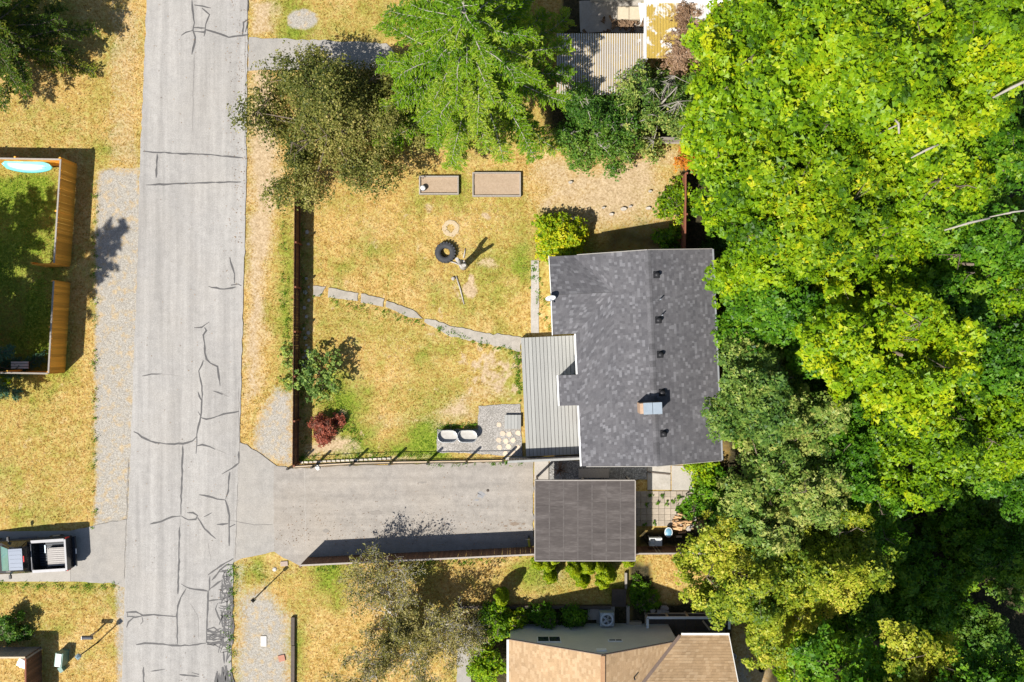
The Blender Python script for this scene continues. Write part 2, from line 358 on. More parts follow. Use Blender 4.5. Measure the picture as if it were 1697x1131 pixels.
mulch = poly_mask(wx, wy, [(1196, -400), (4000, -400), (4000, 1600), (1290, 1600), (1270, 1060), (1170, 960), (1160, 780), (1196, 760)], 30)
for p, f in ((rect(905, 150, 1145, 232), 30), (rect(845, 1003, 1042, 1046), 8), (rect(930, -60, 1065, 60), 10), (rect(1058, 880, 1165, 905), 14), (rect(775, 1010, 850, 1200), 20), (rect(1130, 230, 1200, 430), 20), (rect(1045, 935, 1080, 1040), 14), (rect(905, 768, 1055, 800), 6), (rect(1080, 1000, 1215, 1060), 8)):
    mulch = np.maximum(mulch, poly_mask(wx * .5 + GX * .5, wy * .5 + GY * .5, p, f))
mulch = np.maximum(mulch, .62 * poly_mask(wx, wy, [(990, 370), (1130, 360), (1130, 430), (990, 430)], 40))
GZ = -2.6 * smooth(12.6, 22.0, GX) - .035 * fbm(GX, GY, 1.7, 20) - .01
verts = np.stack([GX, GY, GZ], -1).reshape(-1, 3)
ny, nx = GX.shape
idx = np.arange(nx * ny).reshape(ny, nx)
quads = np.stack([idx[:-1, :-1], idx[:-1, 1:], idx[1:, 1:], idx[1:, :-1]], -1).reshape(-1, 4)
def np_mesh(name, v, f, attrs=None, smooth_=False, dom='POINT'):
    me = bpy.data.meshes.new(name); k = f.shape[1]
    me.vertices.add(len(v)); me.vertices.foreach_set('co', np.ascontiguousarray(v, np.float32).ravel())
    me.loops.add(f.size); me.loops.foreach_set('vertex_index', np.ascontiguousarray(f, np.int32).ravel())
    me.polygons.add(len(f)); me.polygons.foreach_set('loop_start', np.arange(0, f.size, k, dtype=np.int32))
    me.polygons.foreach_set('use_smooth', np.full(len(f), bool(smooth_)))
    for nme, arr in (attrs or {}).items():
        a = me.attributes.new(nme, 'FLOAT', dom); a.data.foreach_set('value', np.ascontiguousarray(arr, np.float32).ravel())
    me.update(calc_edges=True); return me
gmat = ground_mat()
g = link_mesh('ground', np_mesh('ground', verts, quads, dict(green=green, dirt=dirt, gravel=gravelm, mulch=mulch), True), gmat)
setp(g, 'dry yellow lawn with green and bare patches around the houses', 'ground', kind='structure')

# paved sheets -------------------------------------------------------
def edge_pts(pts, jit=0.0, step=.3, z=0.0, seed=0):
    rr = random.Random(seed); out = []; P = [at(*p) for p in pts]
    for i, a in enumerate(P):
        b = P[(i + 1) % len(P)]; n = max(1, int((b - a).length / step)); d = (b - a).normalized() if (b - a).length > 0 else Vector((1, 0, 0)); nrm = Vector((-d.y, d.x, 0))
        for k in range(n):
            q = a.lerp(b, k / n) + nrm * (rr.gauss(0, jit) if k else 0); out.append((q.x, q.y, z))
    return out
def sheet(name, pts, z, mat, label, cat, jit=.025, seed=1, parent=None, step=.3):
    poly = edge_pts(pts, jit, step, z, seed); me = bpy.data.meshes.new(name); bm = bmesh.new()
    vs = [bm.verts.new(p) for p in poly]; f = bm.faces.new(vs)
    if f.normal.z < 0: f.normal_flip()
    bm.normal_update()
    if bm.faces[:][0].normal.z < 0: bmesh.ops.reverse_faces(bm, faces=bm.faces[:])
    r = bmesh.ops.extrude_face_region(bm, geom=bm.faces[:])
    low = [v for v in r['geom'] if isinstance(v, bmesh.types.BMVert)]
    for v in vs: v.co.z -= .12
    bmesh.ops.triangulate(bm, faces=bm.faces[:]); bmesh.ops.recalc_face_normals(bm, faces=bm.faces[:]); bm.to_mesh(me); bm.free()
    o = link_mesh(name, me, mat, parent)
    return o if parent is not None else setp(o, label, cat, kind='structure')
roadL = [(258, -1400), (243, 0), (237, 150), (233, 240), (229, 400), (222, 600), (216, 760), (210, 900), (206, 1000), (202, 1131), (178, 2600)]
roadR = [(345, 2600), (383, 1131), (387, 930), (390, 900), (397, 740), (400, 600), (406, 400), (409, 200), (410, 60), (412, 0), (430, -1400)]
road = sheet('road', roadL + roadR, .020, asphalt, 'pale grey asphalt street with dark tar sealed cracks', 'road', .02)
apron = sheet('driveway_apron', [(392, 728), (400, 735), (425, 748), (452, 768), (458, 772), (458, 914), (430, 920), (400, 926), (380, 938)], .016, asphalt2, 'grey asphalt apron between street and driveway', 'driveway', .03, 2)
drive = sheet('driveway', [(454, 772), (490, 777), (600, 771), (700, 769), (884, 764), (884, 906), (700, 917), (510, 925), (497, 938), (470, 925), (454, 914)], .022, drive_mat, 'worn grey driveway leading to the carport', 'driveway', .025, 3)
sheet('driveway_apron', [(112, 881), (150, 873), (222, 858), (215, 978), (190, 968), (150, 966), (112, 964)], .012, asphalt2, 'asphalt apron behind the parked pickup', 'driveway', .03, 4)
sheet('parking_pad', [(-300, 884), (117, 880), (117, 964), (-300, 964)], .024, pad_mat, 'pale concrete parking pad under the pickup', 'driveway', .005, 5)
sheet('driveway', [(413, 62), (455, 64), (640, 72), (662, 95), (655, 112), (560, 118), (440, 116), (411, 118)], .012, asphalt2, 'grey neighbouring driveway running under the olive brown tree', 'driveway', .03, 6)
sheet('carport_floor', [(836, 757.5), (909, 757.5), (909, 796), (1040, 796), (1040, 905), (885.5, 905), (885.5, 763), (836, 763)], .018, concrete, 'pale concrete slab at the carport mouth', 'pavement', .004, 7)
sheet('gravel_bed', [(910.5, 764), (1072, 764), (1072, 795), (910.5, 795)], .012, gravel_shaded, 'gravel strip between house and carport, coloured dark for shade', 'gravel', .01, 8)
sheet('patio_slab', [(1073, 772), (1111, 772), (1111, 812), (1073, 812)], .026, concrete, 'square concrete slab behind the house', 'pavement', .004, 9)
sheet('patio_slab', [(1113, 772), (1152, 772), (1152, 813), (1113, 813)], .020, pad_mat, 'stained concrete slab at the back corner of the house', 'pavement', .006, 10)
gb = sheet('gravel_bed', [(724, 712), (792, 711), (793, 673), (862, 670), (866, 757), (724, 749)], .014, gravel, 'pale gravel bed beside the grey deck', 'gravel', .02, 11)
sheet('side_walk', [(880, 432), (893, 432), (893, 552), (880, 552)], .02, concrete, 'narrow concrete walk along the west wall of the house', 'path', .01, 12)
sheet('garden_path', [(757, 1050), (780, 1050), (782, 1250), (757, 1250)], .012, asphalt2, 'grey path beside the lichen covered tree', 'path', .02, 13)
sheet('porch_pad', [(960, 2), (1062, 2), (1066, 54), (962, 54)], .012, concrete, 'stained concrete pad behind the corrugated carport', 'pavement', .02, 14)

# cracks: poured tar seals on the road -------------------------------
def ribbon(pts, w, z, jit=.4, taper=True, seed=0):
    rr = random.Random(seed); P = []
    for i in range(len(pts) - 1):
        a = at(*pts[i]); b = at(*pts[i + 1]); n = max(1, int((b - a).length / .22))
        for k in range(n):
            q = a.lerp(b, k / n); P.append(q + Vector((rr.gauss(0, jit / PPM), rr.gauss(0, jit / PPM), 0)))
    P.append(at(*pts[-1])); mb = MB(); L = []; Rr = []
    for i, p in enumerate(P):
        d = (P[min(i + 1, len(P) - 1)] - P[max(0, i - 1)]).normalized(); n = Vector((-d.y, d.x, 0))
        ww = w * (.45 + .75 * rr.random()) * (.45 if taper and i in (0, len(P) - 1) else 1)
        L.append((p.x + n.x * ww / 2, p.y + n.y * ww / 2, z)); Rr.append((p.x - n.x * ww / 2, p.y - n.y * ww / 2, z))
    n = len(P); mb.v = L + Rr
    for i in range(n - 1): mb.f.append((i, i + 1, n + i + 1, n + i)); mb.sm.append(False)
    return mb
cr = [
 [(318, 0), (319, 10), (322, 38), (320, 51), (324, 62), (320, 80), (318, 91)], [(300, 60), (308, 54), (320, 51)], [(320, 46), (340, 47)],
 [(320, 53), (338, 54), (341, 50), (363, 56), (380, 62), (402, 59), (411, 58)], [(322, 9), (336, 11), (350, 14)], [(340, 53), (341, 40), (347, 25), (335, 14)],
 [(402, 59), (404, 38), (411, 33)], [(407, 54), (411, 36)], [(338, 62), (341, 49)], [(411, 0), (410, 20)],
 [(238, 251), (260, 253), (300, 255), (335, 256), (403, 262)], [(261, 255), (259, 295)], [(243, 307), (300, 305), (350, 303), (400, 302)],
 [(381, 427), (384, 440), (389, 455), (389, 470)], [(345, 475), (372, 480), (385, 478), (391, 476)], [(383, 473), (395, 471), (400, 474)],
 [(322, 544), (335, 543), (347, 534)], [(340, 543), (342, 548), (337, 555), (339, 570), (340, 585), (342, 595), (350, 603), (360, 608), (363, 625), (365, 640)],
 [(337, 598), (335, 605), (330, 615), (333, 632), (335, 640), (335, 660), (333, 690), (330, 700), (327, 720), (326, 740), (325, 752)],
 [(236, 623), (252, 621), (268, 620)], [(353, 648), (362, 650), (369, 654)], [(328, 650), (334, 664)], [(328, 682), (333, 690)],
 [(332, 692), (342, 695), (352, 693), (370, 687), (396, 682)], [(222, 715), (235, 725), (250, 732), (275, 736), (303, 736), (320, 731), (326, 724)],
 [(326, 740), (335, 737), (347, 740), (357, 745)], [(303, 738), (302, 780), (300, 830), (300, 853)], [(300, 855), (285, 857), (268, 864), (248, 869)],
 [(300, 855), (312, 862), (325, 861), (328, 855), (320, 850), (310, 850)], [(328, 858), (340, 877), (350, 887), (358, 893)], [(338, 857), (351, 850)],
 [(396, 748), (396, 768), (385, 776), (368, 786)], [(381, 783), (378, 815), (374, 827)], [(331, 820), (345, 822), (360, 827), (374, 829)], [(374, 829), (377, 840), (380, 855), (380, 905)],
 [(360, 869), (378, 868)], [(380, 875), (390, 869)], [(298, 873), (297, 910), (295, 985)], [(309, 975), (300, 990), (295, 1005), (294, 1020), (294, 1068)],
 [(300, 968), (308, 973), (322, 977), (345, 980)], [(210, 1015), (225, 1014), (237, 1020), (255, 1019), (293, 1022)], [(211, 1022), (225, 1023), (236, 1021)], [(211, 1014), (212, 1023)],
 [(222, 1023), (213, 1031), (210, 1040)], [(236, 1023), (237, 1030), (233, 1035)], [(226, 1069), (240, 1066), (270, 1068), (293, 1070), (320, 1069), (342, 1066)],
 [(238, 1105), (239, 1140)], [(250, 1113), (274, 1109)], [(298, 1118), (330, 1121)], [(318, 1115), (330, 1118)],
 [(387, 926), (375, 933), (366, 938), (345, 953)], [(386, 936), (375, 937), (365, 945), (351, 962)], [(345, 980), (344, 1010), (342, 1065)], [(345, 996), (362, 994)], [(348, 955), (347, 978)],
 [(360, 1000), (357, 1010), (362, 1022), (366, 1030)], [(345, 980), (355, 970), (368, 962)], [(370, 1080), (372, 1100)], [(384, 1080), (375, 1096)], [(378, 1080), (375, 1098)]]
rr = random.Random(4)
for k in range(52):                                            # the heavily sealed patch by the east edge
    y = 945 + 133 * (k / 52) + rr.gauss(0, 3); x0 = rr.uniform(362, 372); x1 = rr.uniform(377, 386)
    cr.append([(x0, y), ((x0 + x1) / 2, y + rr.gauss(0, 3)), (x1, y + rr.gauss(-3, 3))])
for k in range(34):
    x = rr.uniform(365, 385); y = rr.uniform(943, 1050); l = rr.uniform(18, 45); cr.append([(x, y), (x + rr.gauss(0, 2.5), y + l / 2), (x + rr.gauss(0, 2), min(1082, y + l))])
for k in range(16):
    y = rr.uniform(1038, 1074); cr.append([(343, y), (354, y + rr.gauss(0, 3)), (367, y + rr.gauss(0, 4))])
for i, c in enumerate(cr):
    ribbon(c, .098 if i < 60 else .08, .0245 + .0006 * (i % 9), .35, True, i).build('crack_seal', seal, road)
rr = random.Random(6)
for k in range(26): x_ = rr.uniform(358, 383); y_ = rr.uniform(1101, 1115) + abs(x_ - 374) * .6; ribbon([(x_, y_), (x_ + rr.gauss(0, 2), y_ + 22), (x_ + rr.gauss(-1, 2), 1160)], .11, .0245 + .0005 * (k % 9), .5, True, 400 + k).build('crack_seal', seal, road)
for i, c in enumerate([[(322, 92), (321, 140), (319, 220)], [(407, 64), (406, 240)], [(396, 640), (397, 748)], [(394, 800), (390, 926)], [(380, 862), (420, 870), (452, 870)], [(300, 860), (299, 873)],
                       [(365, 650), (380, 658)], [(268, 620), (300, 624)], [(357, 745), (375, 752)], [(315, 1000), (328, 1020), (330, 1060)], [(213, 760), (206, 960)], [(350, 930), (345, 900)]]):
    ribbon(c, .022, .0238, .5, True, 200 + i).build('hairline_crack', hair, road)
for i, c in enumerate([[(505, 777), (506, 850), (507, 910)]]):
    ribbon(c, .04, .0245, .2, False, 300 + i).build('expansion_joint', pad_mat, drive)
stain = M('driveway_stain', (.235, .213, .188), (.19, .172, .153), 6, .8); stainblue = M('blue_stain', (.235, .235, .24), (.19, .19, .195), 6, .6); rusty = M('rust_stain', (.225, .18, .14), (.17, .135, .105), 8, .9)
for i, (x, y, rx, ry, mt) in enumerate([(797, 820, 8, 6, stainblue), (853, 868, 10, 3.5, rusty), (838, 872, 4, 2, rusty), (862, 876, 4, 2, rusty), (846, 863, 3, 1.5, rusty), (832, 866, 2.5, 1.2, rusty), (868, 868, 3, 2, rusty), (790, 829, 4, 2, stainblue), (620, 850, 14, 4, stain), (700, 800, 9, 2, stain), (540, 880, 6, 3, stain)]):
    mb = MB(); p = [tuple(at(x + rx * math.cos(a) * rr.uniform(.55, 1.15), y + ry * math.sin(a) * rr.uniform(.55, 1.15)))[:2] for a in [k * math.pi / 12 for k in range(24)]]
    mb.prism(p, .020, .0250 + .0005 * i).build('stain', mt, drive)
MB().lathe(at(808.5, 813), [(.0, .036), (.075, .036), (.085, .02)], 14).top('drain_lid', darkwood, 'small round dark drain lid in the driveway beside the blue stain', 'drain')

# ------------------------------------------------------------------ fences
def board_fence(label, p0, p1, h, mat, side=1, cap=None, group=None, bw=.14, postmat=None, name='board_fence', drop=0, panels=0):
    p0 = Vector((p0.x, p0.y, gz(p0.x, p0.y) - .01)); p1 = Vector((p1.x, p1.y, gz(p1.x, p1.y) - .01)); d = p1 - p0; L = Vector((d.x, d.y, 0)).length; a = math.atan2(d.y, d.x)
    root = thing(name, label, 'fence', p0, 0, group); u = Vector((math.cos(a), math.sin(a), 0)); nrm = Vector((-u.y, u.x, 0)) * side; sl = (p1.z - p0.z) / L
    me = MB().box(-bw * .485, bw * .485, -.011, .011, 0, h).mesh('board'); n = int(L / bw); rr = random.Random(label)
    for i in range(n):
        t = (i + .5) * bw; o = link_mesh('board', me, mat, root, u * t + Vector((0, 0, sl * t + rr.uniform(-.015, .015) - drop * rr.random())))
        o.rotation_euler = (0, rr.gauss(0, .004), a + rr.gauss(0, .025))
    for z in (.25, h - .25):
        MB().beam(p0 + nrm * .04 + Vector((0, 0, z)), p1 + nrm * .04 + Vector((0, 0, z)), .045, .085).build('rail', mat, root)
    k = max(1, round(L / 2.3)); pm = MB().box(-.045, .045, -.045, .045, 0, h + .02).mesh('post')
    for i in range(k + 1):
        t = L * i / k; link_mesh('post', pm, postmat or mat, root, u * t + nrm * .085 + Vector((0, 0, sl * t)))
    if cap: MB().beam(p0 + Vector((0, 0, h + .022)), p1 + Vector((0, 0, h + .022)), .085, .03).build('cap_rail', cap, root)
    if panels:
        for i in range(1, panels + 1):
            t = L * i / panels
            for s_ in (-.09, .09): MB().box(p0.x + t + s_ - .02, p0.x + t + s_ + .02, p0.y + .015, p0.y + .04, .05, h).build('batten', palewood, root)
    return root
gF = 'board fences round the yards'
board_fence('orange cedar board fence along the left yard beside the turquoise board', at(127.5, 275), at(117, 440.5), 1.8, cedar, -1, greywood, gF)
board_fence('orange cedar board fence section below the open gate', at(116.5, 469.5), at(108, 617), 1.8, cedar, -1, greywood, gF)
board_fence('cedar fence carrying the turquoise board on brackets', at(-90, 272), at(126, 275.5), 1.8, cedar, 1, greywood, gF)
board_fence('cedar fence closing the left yard beside the dark patio', at(-90, 614), at(107, 617.5), 1.8, cedar, 1, greywood, gF)
g_ = board_fence('open cedar gate leaf swung into the left yard', at(80, 443), at(115.5, 442), 1.75, cedar, 1, None, None, name='gate')
g_['category'] = 'gate'
board_fence('long dark brown fence between the street and the front yard', at(498.5, 262), at(494.5, 767), 1.4, brownwood, 1, None, gF, postmat=redwood)
board_fence('dark brown fence along the south edge of the driveway', at(509.6, 924), at(884, 906.5), 1.8, brownwood, -1, greywood, gF)
board_fence('brown fence with pale battens behind the carport', at(1047.5, 906), at(1158, 905.5), 1.7, brownwood, -1, greywood, gF, panels=3)
board_fence('narrow red brown fence at the edge of the woods', at(1127, 296), at(1126, 428), 1.6, redwood, 1, redwood, gF)
board_fence('leaning grey weathered fence under the green trees', at(1046, 238), at(1128, 238), 1.5, greywood, -1, None, gF, bw=.22)
board_fence('grey backed brown fence at the corner by the dark shrub', at(-80, 1073), at(68.5, 1072.5), 1.65, greywood, -1, palewood, gF)
board_fence('dark brown fence beside the green utility box', at(69, 1074), at(69.5, 1250), 1.65, brownwood, -1, redwood, gF)

# wire fence with timber edging along the driveway
fp = [(486, 772), (525, 769.5), (587, 766), (650.5, 764.5), (711.5, 763.5), (774.5, 762.5), (834, 761.5)]
wf = thing('post_and_wire_fence', 'low post and wire fence along the north edge of the driveway', 'fence', at(*fp[0]))
for p in fp: b = at(*p); MB().box(b.x - .05, b.x + .05, b.y - .05, b.y + .05, -.05, 1.42).build('post', blackmetal, wf)
for i in range(len(fp) - 1):
    a, b = at(*fp[i]), at(*fp[i + 1])
    for z, r_ in ((1.0, .022), (.16, .022)):
        MB().tube([a + Vector((0, 0, z)), (a + b) / 2 + Vector((0, 0, z - .025)), b + Vector((0, 0, z))], r_, 6).build('rail', blackmetal, wf)
for i in range(len(fp) - 1):
    a, b = at(fp[i][0], fp[i][1] + 2.6), at(fp[i + 1][0], fp[i + 1][1] + 2.6); d = (b - a).normalized() * .03
    MB().beam(a + d + Vector((0, 0, .05)), b - d + Vector((0, 0, .05)), .11, .15).top('landscape_timber', palewood, 'weathered tan timber edging the driveway under the wire fence', 'timber', 'timbers edging the driveway')
brk = MB().box(-.1, .1, -.05, .05, -.01, .09).mesh('brick'); bst = M('pale_brick', (.5, .45, .38), (.38, .33, .27), 9, .9, rnd=.3)
be = thing('brick_edging', 'row of pale edging bricks behind the wire fence', 'edging', at(508, 763)); i = 0
for x in np.arange(500, 650, 7.6):
    p = at(x, 766.5 - (x - 500) * .045) - at(508, 763); o = link_mesh('brick', brk, bst, be, p); o.rotation_euler = (0, 0, random.gauss(0, .06))

# ------------------------------------------------------------------ shingled roofs
def in_iv(poly, b):
    xs_ = []
    for i in range(len(poly)):
        (a0, b0), (a1, b1) = poly[i], poly[(i + 1) % len(poly)]
        if (b0 > b) != (b1 > b): xs_.append(a0 + (a1 - a0) * (b - b0) / (b1 - b0))
    xs_.sort(); return [(xs_[i], xs_[i + 1]) for i in range(0, len(xs_) - 1, 2)]
def shingles(O, U, V, poly, mat, parent, course=.14, tabs=(.10, .21), seed=0, t=.006, pale=.13, dark=.25):
    N = U.cross(V).normalized()
    if N.z < 0: N = -N
    rr = random.Random(seed); vs = []; fs = []; tint = []; b0 = min(p[1] for p in poly); b1 = max(p[1] for p in poly); b = b0; org = ORG[parent.name]
    def P(a, c, h): q = O + U * a + V * c + N * h - org; return (q.x, q.y, q.z)
    while b < b1 - .02:
        e = min(b + course, b1 - .001); lo_ = in_iv(poly, b + .004); hi_ = in_iv(poly, e - .002); md = in_iv(poly, (b + e) / 2)
        if len(lo_) != len(hi_) or len(lo_) != len(md): lo_ = hi_ = md
        for (l0, l1), (h0, h1) in zip(lo_, hi_):
            cuts = [0.0]; L = max(l1 - l0, .05)
            while cuts[-1] < 1: cuts.append(min(1, cuts[-1] + rr.uniform(*tabs) / L))
            if len(cuts) > 2 and cuts[-1] - cuts[-2] < .08 / L: cuts.pop(-2)
            for i in range(len(cuts) - 1):
                s0, s1 = cuts[i], cuts[i + 1]; tt = t * rr.uniform(.55, 1.3); k = len(vs)
                vs += [P(l0 + (l1 - l0) * s0, b, tt), P(l0 + (l1 - l0) * s1, b, tt), P(h0 + (h1 - h0) * s1, e + .004, .001), P(h0 + (h1 - h0) * s0, e + .004, .001),
                       P(l0 + (l1 - l0) * s0, b, -.005), P(l0 + (l1 - l0) * s1, b, -.005)]
                fs += [(k, k + 1, k + 2, k + 3), (k + 4, k + 5, k + 1, k)]
                q = rr.random(); c = rr.uniform(.8, 1) if q < pale else rr.uniform(0, .25) if q < pale + dark else rr.uniform(.3, .6); tint += [c, c]
        b += course
    me = np_mesh('shingles', np.array(vs), np.array(fs), dict(tint=np.array(tint)), dom='FACE')
    o = link_mesh('shingles', me, mat, parent); o['kind'] = 'stuff'; return o
slate = tint_mat('grey_shingles', [(0, (.076, .075, .082)), (.45, (.098, .096, .104)), (.75, (.126, .125, .134)), (1, (.156, .155, .167))])
tan = tint_mat('tan_shingles', [(0, (.31, .21, .118)), (.5, (.36, .245, .14)), (1, (.41, .29, .175))])
roof_base = M('roof_underlay', (.07, .068, .07), (.05, .05, .05), 5, .9); tan_base = M('tan_underlay', (.25, .15, .08), (.2, .12, .06), 5, .9)
fascia = M('grey_fascia', (.30, .285, .26), (.24, .225, .205), 4, .7)

HA = R(2.56); HC = Vector((7.13, -.86, 0)); HE = Vector((math.cos(HA), math.sin(HA), 0)); HN = Vector((-math.sin(HA), math.cos(HA), 0))
def hl(u, v, z=0): return HC + HE * u + HN * v + Vector((0, 0, z))
hs = thing('house', 'house with dark grey shingle roof and grey deck beside the woods', 'house', HC)
k_ = .30; zr = 4.05
def zw(u): return zr - k_ * abs(u)
def extr(prof, a0, a1, axis):                        # vertical profile swept along an axis of the house
    mb = MB(); n = len(prof)
    for a in (a0, a1): mb.v += [tuple(hl(p[0], a, p[1]) if axis == 'v' else hl(a, p[0], p[1])) for p in prof]
    mb.f = [tuple(range(n)), tuple(range(n, 2 * n))] + [(i, (i + 1) % n, n + (i + 1) % n, n + i) for i in range(n)]; mb.sm = [False] * len(mb.f); return mb
siding = M('pale_siding', (.66, .655, .63), (.56, .555, .53), 2, .6, stretch=(1, 1, 6))
extr([(-3.62, -.05), (3.30, -.05), (3.30, zw(3.3) - .14), (0, zr - .14), (-3.62, zw(3.62) - .14)], -5.35, 5.35, 'v').build('wall', siding, hs)
extr([(1.55, -.05), (5.342, -.05), (5.342, 2.82), (3.45, 3.33), (1.55, 2.82)], -4.86, -3.0, 'u').build('wing_wall', siding, hs)
extr([(-2.2, .5), (-.85, .5), (-.85, 2.3), (-2.2, 2.3)], -4.62, -3.6, 'u').build('entry_wall', siding, hs)
def roof(name, O, U, V, poly, seed, mat=slate, base=roof_base, parent=hs, trim=fascia, th=.12, **kw):
    pts = [O + U * a + V * b for a, b in poly]
    r = MB().slab(pts, th).build(name, base, parent); shingles(O, U, V, poly, mat, r, seed=seed, **kw); return r
se = math.sqrt(1 + k_ * k_)
# east slope: along = north, up = towards the ridge
Ve = (-HE + Vector((0, 0, k_))).normalized(); Vw = (HE + Vector((0, 0, k_))).normalized()
roof('roof_slope', hl(3.50, -5.49, zw(3.50)), HN, Ve, [(0, 0), (10.97, 0), (10.97, 3.50 * se), (0, 3.50 * se)], 1)
U0 = -4.75; f_ = lambda u, v: (v + 5.49, (u - U0) * se)
roof('roof_slope', hl(U0, -5.49, zw(U0)), HN, Vw, [f_(*p) for p in [(0, -5.49), (0, 5.48), (-3.75, 5.48), (-1.76, 3.45), (-3.75, 1.42), (-3.75, -.73), (-4.75, -.73), (-4.75, -2.32), (-3.75, -2.32), (-3.75, -5.49)]], 2)
zc_ = zr - k_ * 1.76; zce = zr - k_ * 3.75; kc = (zc_ - zce) / 2.03; sc = math.sqrt(1 + kc * kc)
for sgn, sd_ in ((1, 3), (-1, 4)):
    O = hl(-4.95, 3.45 + 2.03 * sgn, zce); Vc = (HN * -sgn + Vector((0, 0, kc))).normalized()
    roof('wing_roof_slope', O, HE, Vc, [(0, 0), (1.2, 0), (3.19, 2.03 * sc), (0, 2.03 * sc)], sd_, th=.10)
rc = MB()
mc = MB(); mc.v = [(x, y, -abs(x) * k_ * .98 + h) for h in (0, .014) for y in (-.155, .155) for x in (-.15, 0, .15)]
mc.f = [(6, 7, 10, 9), (7, 8, 11, 10), (0, 3, 4, 1), (1, 4, 5, 2), (0, 1, 7, 6), (1, 2, 8, 7), (3, 9, 10, 4), (4, 10, 11, 5), (0, 6, 9, 3), (2, 5, 11, 8)]; mc.sm = [False] * 10; me_cap = mc.mesh('ridge_cap')
for i in range(37):
    v = -5.35 + i * .297; o = link_mesh('ridge_cap', me_cap, slate if False else M('ridge_shingle', (.12, .118, .125), (.07, .068, .074), 7, .9, .3, rnd=.6), hs, hl(0, v, zr + .004 + .005 * (i % 2)) - HC); o.rotation_euler = (0, 0, HA)
wg = white
MB().beam(hl(-3.79, -5.49, 2.87), hl(-3.79, -2.34, 2.87), .09, .11).build('gutter', wg, hs)
MB().beam(hl(-3.79, -.70, 2.87), hl(-3.79, 1.40, 2.87), .09, .11).build('gutter', wg, hs)
MB().beam(hl(-4.79, -.73, 2.61), hl(-4.79, -2.32, 2.61), .08, .10).build('gutter', wg, hs)
MB().beam(hl(3.55, -5.49, 2.95), hl(3.55, 5.48, 2.95), .09, .11).build('gutter', greymetal, hs)
for sgn in (1, -1):
    MB().beam(hl(-4.975, 3.45 + 2.05 * sgn, zce - .05), hl(-4.975, 3.45, zc_ - .04), .035, .16).build('rake_board', wg, hs)
for v, s_ in ((5.50, 1), (-5.51, -1)):
    for sg in (1, -1):
        MB().beam(hl(3.50 * sg, v, zw(3.50) - .05), hl(0, v, zr - .05), .035, .15).build('rake_board', fascia, hs)
for v, w_, z0, z1, nm in ((-4.3, 1.4, 1.1, 2.1, 'window'), (-3.0, .9, .55, 2.5, 'door'), (.4, 1.2, 1.1, 2.1, 'window')):
    w1 = MB().beam(hl(-3.64, v - w_ / 2, (z0 + z1) / 2), hl(-3.64, v + w_ / 2, (z0 + z1) / 2), .07, z1 - z0).build(nm, white if nm == 'window' else redwood, hs)
    if nm == 'window': MB().beam(hl(-3.68, v - w_ / 2 + .07, (z0 + z1) / 2), hl(-3.68, v + w_ / 2 - .07, (z0 + z1) / 2), .03, z1 - z0 - .14).build('pane', glass, w1)
w1 = MB().beam(hl(-4.88, 2.9, 1.6), hl(-4.88, 4.1, 1.6), .06, 1.0).build('window', white, hs); MB().beam(hl(-4.92, 2.97, 1.6), hl(-4.92, 4.03, 1.6), .03, .86).build('pane', glass, w1)
chb = M('chimney_brick', (.42, .29, .2), (.33, .22, .15), 9, .85); capm = M('chimney_cap_metal', (.32, .37, .42), (.26, .31, .36), 4, .45, metal=.4)
cp = at(1080, 677, 4.8); ci = HC.copy(); du = (cp - HC).dot(HE); dv = (cp - HC).dot(HN)
ch = extr([(dv - .26, 3.5), (dv + .26, 3.5), (dv + .26, 4.8), (dv - .26, 4.8)], du - .58, du + .5, 'u').build('chimney', chb, hs)
for a0, a1, dz in ((-.42, .02, .1), (.04, .50, .14)):
    extr([(dv - .29, 4.8), (dv + .29, 4.8), (dv + .29, 4.8 + dz), (dv - .29, 4.8 + dz)], du + a0, du + a1, 'u').build('chimney_cap', capm, ch)
vm = MB(); vm.obox((0, 0, .04), (.34, .34, .02)).lathe((0, 0, .05), [(.13, 0), (.14, .12), (.12, .17), (.06, .20), (0.001, .205)], 12, 1.1, .9)
vme = vm.mesh('roof_vent')
for px, py in ((1087, 456), (1090, 531), (1093, 588), (1096, 651), (1098.5, 719)):
    p = at(px, py, 3.9); u = (p - HC).dot(HE); p.z = zw(u); o = link_mesh('roof_vent', vme, black, hs, p - HC); o.rotation_euler = (0, math.atan(k_), HA)
for px, py in ((1093, 497), (1096, 523)):
    p = at(px, py, 3.9); p.z = zw((p - HC).dot(HE)); MB().tube([p - Vector((0, 0, .05)), p + Vector((0, 0, .38))], .035, 8).build('vent_pipe', galv, hs)
dp = hl(-5.06, 3.36, 3.4)
dish = thing('satellite_dish', 'small grey satellite dish on the west gable of the house', 'satellite dish', dp)
mb = MB(); m4 = Matrix.Translation(dp + Vector((.05, -.02, .32))) @ Matrix.Rotation(R(8), 4, 'Z') @ Matrix.Rotation(R(62), 4, 'X')
t_ = MB().lathe((0, 0, 0), [(.001, 0), (.12, .012), (.22, .045), (.28, .08), (.285, .082), (.22, .06), (.001, .012)], 20); t_.v = [tuple(m4 @ Vector(v)) for v in t_.v]
t_.build('reflector', M('dish_grey', (.58, .6, .63), (.52, .54, .57), 4, .5), dish)
MB().tube([dp + Vector((.16, 0, -.3)), dp + Vector((.02, 0, 0)), dp + Vector((.05, 0, .3))], .025, 6).build('mast', greymetal, dish)
MB().tube([dp + Vector((.05, -.05, .2)), dp + Vector((.05, -.42, .42))], .015, 5).obox(dp + Vector((.05, -.43, .43)), (.06, .1, .06)).build('feed_arm', greymetal, dish)

